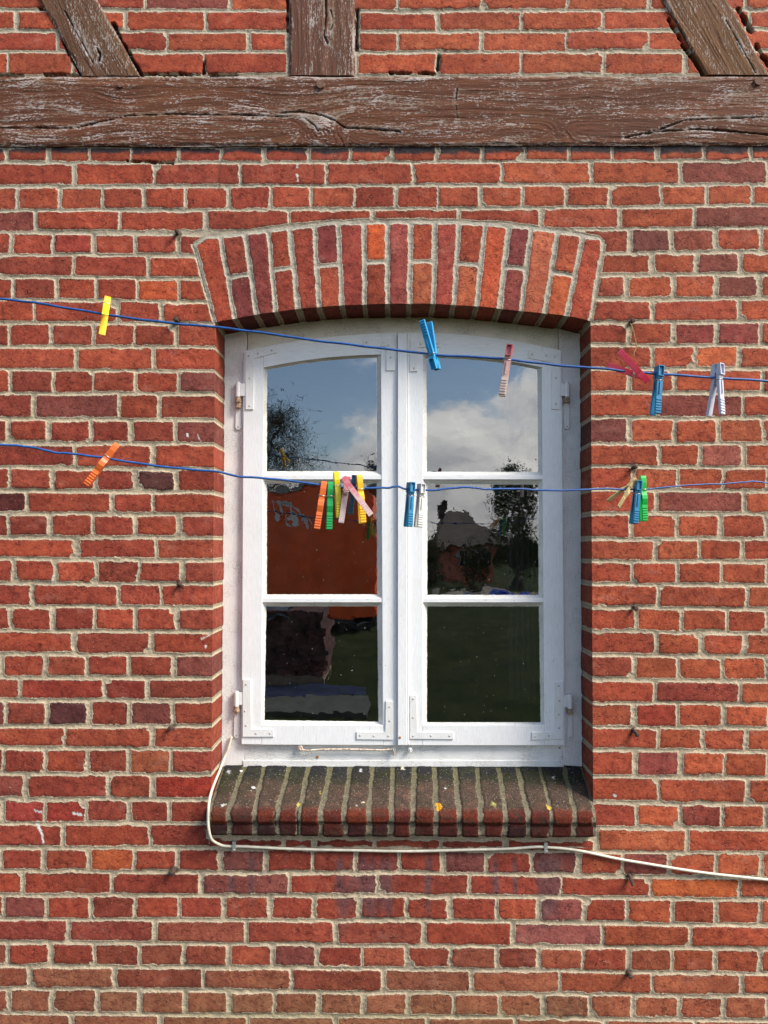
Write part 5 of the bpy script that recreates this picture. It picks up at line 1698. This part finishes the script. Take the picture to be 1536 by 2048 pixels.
peg((822, 965), (816, 1054), YLn, 'channel', C_['blue'], 'blue clothes peg on the cover strip between the two sashes', yaw=24, spread=7)
peg((843, 968), (836, 1055), YLn, 'channel', C_['white'], 'off white clothes peg beside the blue one at the middle of the window', yaw=24, spread=7)
peg((1272, 958), (1224, 1010), YLn, 'curvy', C_['straw'], 'straw coloured clothes peg tilted on the lower line right of the window', yaw=48, spread=30, rust=True)
peg((1276, 962), (1267, 1048), YLn, 'channel', C_['blue'], 'blue clothes peg between the straw coloured and the green peg', yaw=24, spread=8)
peg((1285, 952), (1287, 1043), YLn, 'curvy', C_['lime'], 'bright green clothes peg, rightmost on the lower line', yaw=22, spread=6)

# ------------------------------------------------------------------ the garden facing the wall (seen in the panes)
def mat_lawn():
    t = NT('lawn')
    n, f = t.noise(1.4, 5, 0.6), t.noise(40, 4, 0.7)
    c = t.mix(t.step(n, 0.35, 0.65), (0.017, 0.030, 0.006), (0.036, 0.047, 0.010))
    c = t.mix(t.step(f, 0.4, 0.7), c, t.mix(1.0, c, (0.6, 0.6, 0.5), 'MULTIPLY'))
    return t.out(c, 0.95, t.bump(f, 0.03, 1.0), spec=0.1)


bm = bmesh.new()
gx, gy = [-150, -20, -8, -3, 0, 3, 8, 20, 150], [-160, -40, -20, -10, -5, -2, 0.25, 8, 40]
vv = [[bm.verts.new((x, y, 0)) for x in gx] for y in gy]
for j in range(len(gy) - 1):
    for i in range(len(gx) - 1):
        bm.faces.new((vv[j][i], vv[j][i + 1], vv[j + 1][i + 1], vv[j + 1][i]))
tag(bobj(bm, 'ground', mat_lawn()), kind='structure')


def box(bm, lo, hi):
    lo, hi = Vector(lo), Vector(hi)
    bmesh.ops.create_cube(bm, size=1, matrix=Matrix.Translation((lo + hi) / 2) @ Matrix.Diagonal((hi.x - lo.x, hi.y - lo.y, hi.z - lo.z, 1)))


def cylx(bm, c, r, h, axis='X', seg=20):
    rot = Matrix.Rotation(math.radians(90), 4, 'Y') if axis == 'X' else Matrix.Rotation(math.radians(90), 4, 'X')
    bmesh.ops.create_cone(bm, cap_ends=True, segments=seg, radius1=r, radius2=r, depth=h, matrix=Matrix.Translation(c) @ rot)


# orange site trailer
TY = -12.4
xr, xl = M(750, 1100, TY).x, M(260, 1100, TY).x
zt, zb = M(650, 978, TY).z, M(650, 1236, TY).z
xa, xb = min(xl, xr), max(xl, xr)
tr = empty('site_trailer', ((xa + xb) / 2, TY - 1.1, 0), 'bright orange site trailer with flaking white marks, mirrored in the middle left pane', 'trailer')
ORG = mat_plain('orange_trailer_paint', (0.80, 0.095, 0.006), 0.45, 0, 0.12, 3, 0.002)
DARK = mat_plain('dark_steel', (0.03, 0.03, 0.032), 0.6, 0.2, 0.3, 20)
bm = bmesh.new()
box(bm, (xa, TY - 2.2, zb), (xb, TY, zt))
bmesh.ops.bevel(bm, geom=bm.edges[:], offset=0.04, segments=2, affect='EDGES')
for k in range(1, 9):
    x = xa + (xb - xa) * k / 9
    box(bm, (x - 0.012, TY - 0.01, zb + 0.06), (x + 0.012, TY + 0.006, zt - 0.1))
bobj(bm, 'body', ORG, tr)
bm = bmesh.new()
box(bm, (xa - 0.06, TY - 2.26, zt), (xb + 0.06, TY + 0.05, zt + 0.07))
bobj(bm, 'roof', mat_plain('grey_roofing', (0.24, 0.23, 0.20), 0.9, 0, 0.4, 8), tr)
bm = bmesh.new()
box(bm, (xa, TY - 2.15, zb - 0.09), (xb, TY - 0.04, zb))
bobj(bm, 'chassis', DARK, tr)
for (x, y) in ((xb - 0.25, TY - 0.15), (xb - 0.25, TY - 2.0), (xa + 0.7, TY - 0.15), (xa + 0.7, TY - 2.0)):
    bm = bmesh.new()
    cylx(bm, (x, y, 0.27), 0.27, 0.18, 'Y', 24)
    wl = bobj(bm, 'wheel', mat_plain('rubber', (0.012, 0.012, 0.012), 0.85), tr)
    bm = bmesh.new()
    cylx(bm, (x, y + 0.095, 0.27), 0.14, 0.03, 'Y', 20)
    bobj(bm, 'rim', mat_plain('rim_grey', (0.2, 0.2, 0.2), 0.5), wl)
bm = bmesh.new()
tube(bm, [Vector((xb - 0.05, TY - 0.5, zb - 0.05)), Vector((xb + 0.25, TY - 1.0, 0.22)), Vector((xb + 0.3, TY - 1.1, 0.2))], 0.035, 8)
bobj(bm, 'drawbar', DARK, tr)
bm = bmesh.new()
rg = random.Random(21)
for (p0, p1, w0) in (((548, 992), (556, 1050), 6), ((562, 996), (568, 1040), 7), ((572, 1000), (583, 1056), 6), ((588, 1002), (592, 1052), 8), ((597, 1010), (609, 1046), 5), ((608, 1024), (616, 1056), 8), ((618, 1030), (628, 1050), 6),
                     ((552, 1000), (590, 1010), 4), ((590, 1030), (626, 1036), 4)):
    n = 10
    Lf, Rt = [], []
    for i in range(n + 1):
        t = i / n
        cx, cy = p0[0] + (p1[0] - p0[0]) * t + rg.uniform(-1.6, 1.6), p0[1] + (p1[1] - p0[1]) * t
        w = w0 * (0.55 + 0.6 * rg.random()) / 2
        dx, dy = (1, 0) if abs(p1[1] - p0[1]) > abs(p1[0] - p0[0]) else (0, 1)
        a, b = M(cx - w * dx, cy - w * dy, TY + 0.012), M(cx + w * dx, cy + w * dy, TY + 0.012)
        Lf.append(bm.verts.new(a)), Rt.append(bm.verts.new(b))
    for i in range(n):
        bm.faces.new((Lf[i], Rt[i], Rt[i + 1], Lf[i + 1]))
bobj(bm, 'white_marks', mat_plain('flaking_white', (0.62, 0.60, 0.56), 0.8, 0, 0.2, 10), tr)

# pallet of old bricks
BY = -6.7
x0, x1 = sorted((M(500, 1300, BY).x, M(648, 1300, BY).x))
ztop = M(600, 1222, BY).z
st = empty('brick_pallet', ((x0 + x1) / 2, BY - 0.4, 0), 'stack of salvaged dark red bricks on a pallet, mirrored in the bottom left pane', 'brick stack')
bm = bmesh.new()
nrow = 13
rg = random.Random(31)
h = (ztop - 0.13) / nrow
for r in range(nrow):
    L_ = 0.23 if r % 2 else 0.115
    x = x0 + rg.uniform(-0.02, 0.02)
    while x < x1 - L_ * 0.5:
        dj = rg.uniform(-0.03, 0.03)
        box(bm, (x, BY - 0.9 + dj, 0.13 + r * h), (min(x + L_ - 0.008, x1 + rg.uniform(-.02, .05)), BY + dj, 0.13 + (r + 1) * h - 0.006))
        x += L_
bobj(bm, 'bricks', mat_plain('salvaged_brick', (0.08, 0.030, 0.024), 0.95, 0, 0.75, 9, 0.004), st)
bm = bmesh.new()
for k in range(3):
    box(bm, (x0, BY - 0.9 + k * 0.4, 0), (x1, BY - 0.8 + k * 0.4, 0.1))
box(bm, (x0, BY - 0.9, 0.1), (x1, BY, 0.125))
bobj(bm, 'pallet', mat_plain('pallet_wood', (0.2, 0.15, 0.1), 0.9, 0, 0.3, 12), st)


def sheet(x0, x1, y0, y1, z, amp, nx, ny, seed, drop=None):
    bm = bmesh.new()
    xs, ys = np.meshgrid(np.linspace(x0, x1, nx), np.linspace(y0, y1, ny))
    zz = z + (fbm(xs * 4, ys * 4, seed, 4) + 0.6) * amp
    if drop:
        zz = np.maximum(zz - drop * sstep(0.25, 0.5, np.abs(ys - (y0 + y1) / 2) / abs(y1 - y0)), 0.01)
    g = [[bm.verts.new((float(xs[j, i]), float(ys[j, i]), float(zz[j, i]))) for i in range(nx)] for j in range(ny)]
    for j in range(ny - 1):
        for i in range(nx - 1):
            bm.faces.new((g[j][i], g[j][i + 1], g[j + 1][i + 1], g[j + 1][i]))
    bmesh.ops.solidify(bm, geom=bm.faces[:], thickness=0.004)
    return bm


tag(bobj(sheet(x0 - 0.1, x0 + (x1 - x0) * 0.55, BY - 0.95, BY + 0.06, ztop + 0.01, 0.05, 24, 20, 71, 0.12), 'tarpaulin', mat_plain('grey_white_tarp', (0.24, 0.26, 0.30), 0.5, 0, 0.2, 5), None, smooth=True),
    'crumpled pale tarpaulin over one end of the brick stack', 'tarpaulin')
tag(bobj(sheet(M(420, 1380, -6.3).x, M(735, 1380, -6.3).x, -6.55, -5.85, 0.02, 0.03, 60, 16, 72), 'groundsheet', mat_plain('blue_groundsheet', (0.04, 0.058, 0.13), 0.6, 0, 0.3, 4), None, smooth=True),
    'dull blue groundsheet lying on the grass in front of the brick stack', 'groundsheet')
bm = bmesh.new()
box(bm, (M(420, 1420, -5.5).x, -5.80, 0), (M(741, 1420, -5.5).x, -5.05, 0.05))
tag(bobj(bm, 'paving_slab', mat_plain('concrete_slab', (0.065, 0.07, 0.055), 0.9, 0, 0.25, 6, 0.002)), 'grey concrete slab in the grass nearest to the window', 'slab')

# thatched cottage
HY = -34
cot = empty('cottage', (M(935, 1100, HY).x, HY - 3, 0), 'low brick cottage under a dark thatched roof, mirrored in the middle right pane', 'cottage')
hx0, hx1 = sorted((M(872, 1100, HY).x, M(1002, 1100, HY).x))
ze, zr = M(900, 1088, HY).z, M(900, 1026, HY - 3).z
bm = bmesh.new()
box(bm, (hx0 + 0.3, HY - 6, 0), (hx1 - 0.2, HY, ze + 0.1))
bobj(bm, 'wall', mat_plain('cottage_brick', (0.48, 0.14, 0.08), 0.9, 0, 0.35, 2, 0.01), cot)
bm = bmesh.new()
o = 0.5
lo_, hi_ = (hx0 - o, HY - 6.5), (hx1 + o, HY + o)
b4 = [bm.verts.new(v) for v in ((lo_[0], lo_[1], ze - 0.15), (hi_[0], lo_[1], ze - 0.15), (hi_[0], hi_[1], ze - 0.15), (lo_[0], hi_[1], ze - 0.15))]
t2 = [bm.verts.new(v) for v in ((hx0 + 0.7, HY - 3, zr), (hx1 - 1.2, HY - 3, zr))]
bm.faces.new((b4[3], b4[2], t2[1], t2[0])), bm.faces.new((b4[1], b4[0], t2[0], t2[1])), bm.faces.new((b4[2], b4[1], t2[1])), bm.faces.new((b4[0], b4[3], t2[0])), bm.faces.new(b4[::-1])
bmesh.ops.bevel(bm, geom=bm.edges[:], offset=0.18, segments=3, affect='EDGES')
rf = bobj(bm, 'roof', mat_plain('old_thatch', (0.085, 0.068, 0.052), 0.95, 0, 0.35, 2, 0.02), cot)
bm = bmesh.new()
cxh = M(886, 1000, HY - 3).x
box(bm, (cxh - 0.22, HY - 3.2, zr - 0.3), (cxh + 0.22, HY - 2.8, M(886, 1009, HY - 3).z))
box(bm, (cxh - 0.27, HY - 3.25, M(886, 1012, HY - 3).z), (cxh + 0.27, HY - 2.75, M(886, 1009, HY - 3).z + 0.06))
bobj(bm, 'chimney', mat_plain('sooty_brick', (0.05, 0.035, 0.03), 0.9), rf)
for wxp in (930, 966):
    c = M(wxp, 1118, HY + 0.02)
    bm = bmesh.new()
    box(bm, (c.x - 0.32, HY - 0.03, c.z - 0.4), (c.x + 0.32, HY + 0.05, c.z + 0.4))
    fw = bobj(bm, 'window', mat_plain('cottage_white', (0.35, 0.35, 0.33), 0.5), cot)
    bm = bmesh.new()
    for sx in (-1, 1):
        box(bm, (c.x + sx * 0.15 - 0.12, HY + 0.045, c.z - 0.34), (c.x + sx * 0.15 + 0.12, HY + 0.056, c.z + 0.34))
    bobj(bm, 'glass', mat_plain('cottage_glass', (0.02, 0.02, 0.025), 0.1), fw)

# heap of rubble and the blue tarpaulin lying before it
PY_ = -24
bm = bmesh.new()
hxa, hxb = M(868, 1170, PY_).x, M(1085, 1170, PY_).x
xs, ys = np.meshgrid(np.linspace(hxa, hxb, 70), np.linspace(PY_ - 1.5, PY_ + 1.2, 24))
uu, vv_ = (xs - hxa) / (hxb - hxa), (ys - PY_ + 1.5) / 2.7
zz = np.sin(np.pi * np.clip(uu, 0, 1)) ** 0.5 * np.sin(np.pi * vv_) ** 0.7 * (0.25 + 0.3 * fbm(xs * 1.2, ys * 1.5, 81, 4)) - 0.02
g = [[bm.verts.new((float(xs[j, i]), float(ys[j, i]), float(zz[j, i]))) for i in range(70)] for j in range(24)]
for j in range(23):
    for i in range(69):
        bm.faces.new((g[j][i], g[j][i + 1], g[j + 1][i + 1], g[j + 1][i]))
tag(bobj(bm, 'rubble_heap', mat_plain('rubble_grey', (0.20, 0.175, 0.14), 0.95, 0, 0.45, 3, 0.02), None, Vector(((hxa + hxb) / 2, PY_, 0)), smooth=True), 'long grey heap of rubble on the lawn before the cottage', 'rubble heap')
tag(bobj(sheet(M(925, 1180, -20.5).x, M(1066, 1180, -20.5).x, -21.6, -20.1, 0.05, 0.22, 40, 14, 83), 'tarpaulin', mat_plain('blue_tarp', (0.02, 0.09, 0.50), 0.45, 0, 0.3, 2), None, smooth=True),
    'bright blue tarpaulin lying crumpled before the rubble heap', 'tarpaulin')

BARK = mat_plain('bark', (0.055, 0.042, 0.032), 0.95, 0, 0.3, 20, 0.004)


def leafmat(name, a, b):
    t = NT(name)
    c = t.mix(t.step(t.noise(2.5, 3), 0.4, 0.6), a, b)
    m = t.out(c, 0.7, None, spec=0.2)
    return m


def tree(name, label, base, height, rad, leaves, lm, seed, trunk_r=0.12, twig=True, first=0.25, cat='tree', lsize=0.09, droop=0.0, levels=4, twigs=0.0):
    rg = random.Random(seed)
    bmt, bml = bmesh.new(), bmesh.new()
    base = Vector(base)
    tips = []

    def grow(p, d, ln, r, lev):
        n = 3
        pts, rr = [p.copy()], [r]
        for i in range(n):
            d = (d + Vector((rg.uniform(-1, 1), rg.uniform(-1, 1), rg.uniform(-.5, .6) - droop)) * 0.22).normalized()
            p = p + d * ln / n
            pts.append(p.copy())
            rr.append(r * (1 - 0.22 * (i + 1)))
            if lev > 0:
                for _ in range(2 if lev > 1 else 3):
                    if rg.random() < 0.85:
                        a = Vector((rg.uniform(-1, 1), rg.uniform(-1, 1), rg.uniform(-.4, .7))).normalized()
                        grow(p, (d * 0.75 + a * 0.8).normalized(), ln * rg.uniform(.5, .72), r * 0.5, lev - 1)
            if lev <= 1:
                tips.append(p.copy())
        tube(bmt, pts, r, 4 if lev < 3 else 7, cap=False, rads=rr)

    for i in range(3):
        pass
    tp = [base + Vector((0, 0, height * f)) + Vector((rg.uniform(-.06, .06), rg.uniform(-.06, .06), 0)) * height * f for f in (0, .15, .35, .6, .8, .97)]
    tube(bmt, tp, trunk_r, 9, rads=[trunk_r * k for k in (1.3, 1, .8, .5, .3, .1)])
    nb = 16
    for i in range(nb):
        f = first + (0.95 - first) * i / (nb - 1)
        p = base + Vector((0, 0, height * f))
        ang = i * 2.4 + rg.uniform(-.3, .3)
        d = Vector((math.cos(ang), math.sin(ang), 0.45 - droop)).normalized()
        env = math.sin(math.pi * min(1, (1.02 - f) / (1.02 - first) * 0.62 + 0.12))
        grow(p, d, rad * env * rg.uniform(.7, 1.05) * 0.55, trunk_r * 0.35 * (1.1 - f), levels - 2)
    for _ in range(leaves):
        p = rg.choice(tips) + Vector((rg.gauss(0, 1), rg.gauss(0, 1), rg.gauss(0, 1))) * lsize * 1.6
        a = Vector((rg.uniform(-1, 1), rg.uniform(-1, 1), rg.uniform(-1, 1))).normalized()
        b = a.orthogonal().normalized()
        s = lsize * rg.uniform(.5, 1.2)
        if twigs:
            a = Vector((rg.uniform(-1, 1), rg.uniform(-1, 1), rg.uniform(-.3, 1.2) - droop * 2)).normalized()
            b = a.cross(Vector((0, 1, 0))).normalized() * (twigs / s)
            a = a * 3.2
        bml.faces.new([bml.verts.new(p + v) for v in (a * s * .5, b * s * .25, -a * s * .5, -b * s * .25)])
    root = empty(name, base, label, cat)
    bobj(bmt, 'trunk', BARK, root)
    bobj(bml, 'crown', lm, root)
    return root


LM1, LM2, LM3 = leafmat('dark_leaves', (0.03, 0.04, 0.015), (0.06, 0.05, 0.03)), leafmat('olive_leaves', (0.05, 0.07, 0.015), (0.10, 0.095, 0.03)), leafmat('fir_needles', (0.012, 0.022, 0.010), (0.022, 0.035, 0.014))
g0 = lambda px, Y: (M(px, 1100, Y).x, Y, 0)
tree('bare_tree', 'thinly leaved dark tree behind the trailer, mirrored in the top left pane', g0(535, -19), 5.3, 2.2, 13000, LM1, 3, 0.13, lsize=0.12, levels=4, twigs=0.014)
tree('bare_tree', 'small dark leafless tree low in the right corner of the top left pane', g0(752, -26), 4.9, 0.9, 1800, LM1, 5, 0.1, lsize=0.12, twigs=0.026)
tree('fir_tree', 'tall dark fir whose hanging boughs enter the top left pane', g0(385, -17), 9.0, 3.3, 7000, LM3, 8, 0.2, droop=0.5, lsize=0.13, first=0.12, twigs=0.03)
tree('garden_tree', 'narrow olive green tree beside the cottage, mirrored in the right sash', g0(1030, -31), 5.2, 1.25, 6500, LM2, 11, 0.14, lsize=0.16, first=0.12)
tree('garden_tree', 'low bushy tree in front of the cottage wall', g0(950, -30), 1.5, 0.7, 1500, LM2, 14, 0.08, cat='tree', first=0.1, lsize=0.13)
tree('garden_tree', 'yellow green bush by the left end of the cottage', g0(862, -28), 2.0, 0.7, 1800, LM2, 17, 0.08, first=0.08, lsize=0.12)
bm = bmesh.new()
rg = random.Random(77)
for _ in range(15000):
    x, y = rg.uniform(-75, 75), rg.uniform(-90, -62)
    hgt = 1.9 + 0.8 * math.sin(x * 0.35) * math.sin(x * 0.13 + 1) + 0.3 * math.sin(x * 1.3)
    z = hgt * math.sqrt(rg.random())
    a = Vector((rg.uniform(-1, 1), rg.uniform(-1, 1), rg.uniform(-1, 1))).normalized()
    b = a.orthogonal().normalized()
    s = rg.uniform(.5, 1.1)
    p = Vector((x, y, z))
    bm.faces.new([bm.verts.new(p + v) for v in (a * s * .6, b * s * .5, -a * s * .6, -b * s * .5)])
tag(bobj(bm, 'woods', leafmat('far_woods', (0.035, 0.05, 0.02), (0.07, 0.075, 0.03))), 'distant belt of woods across the end of the lawn', kind='stuff')
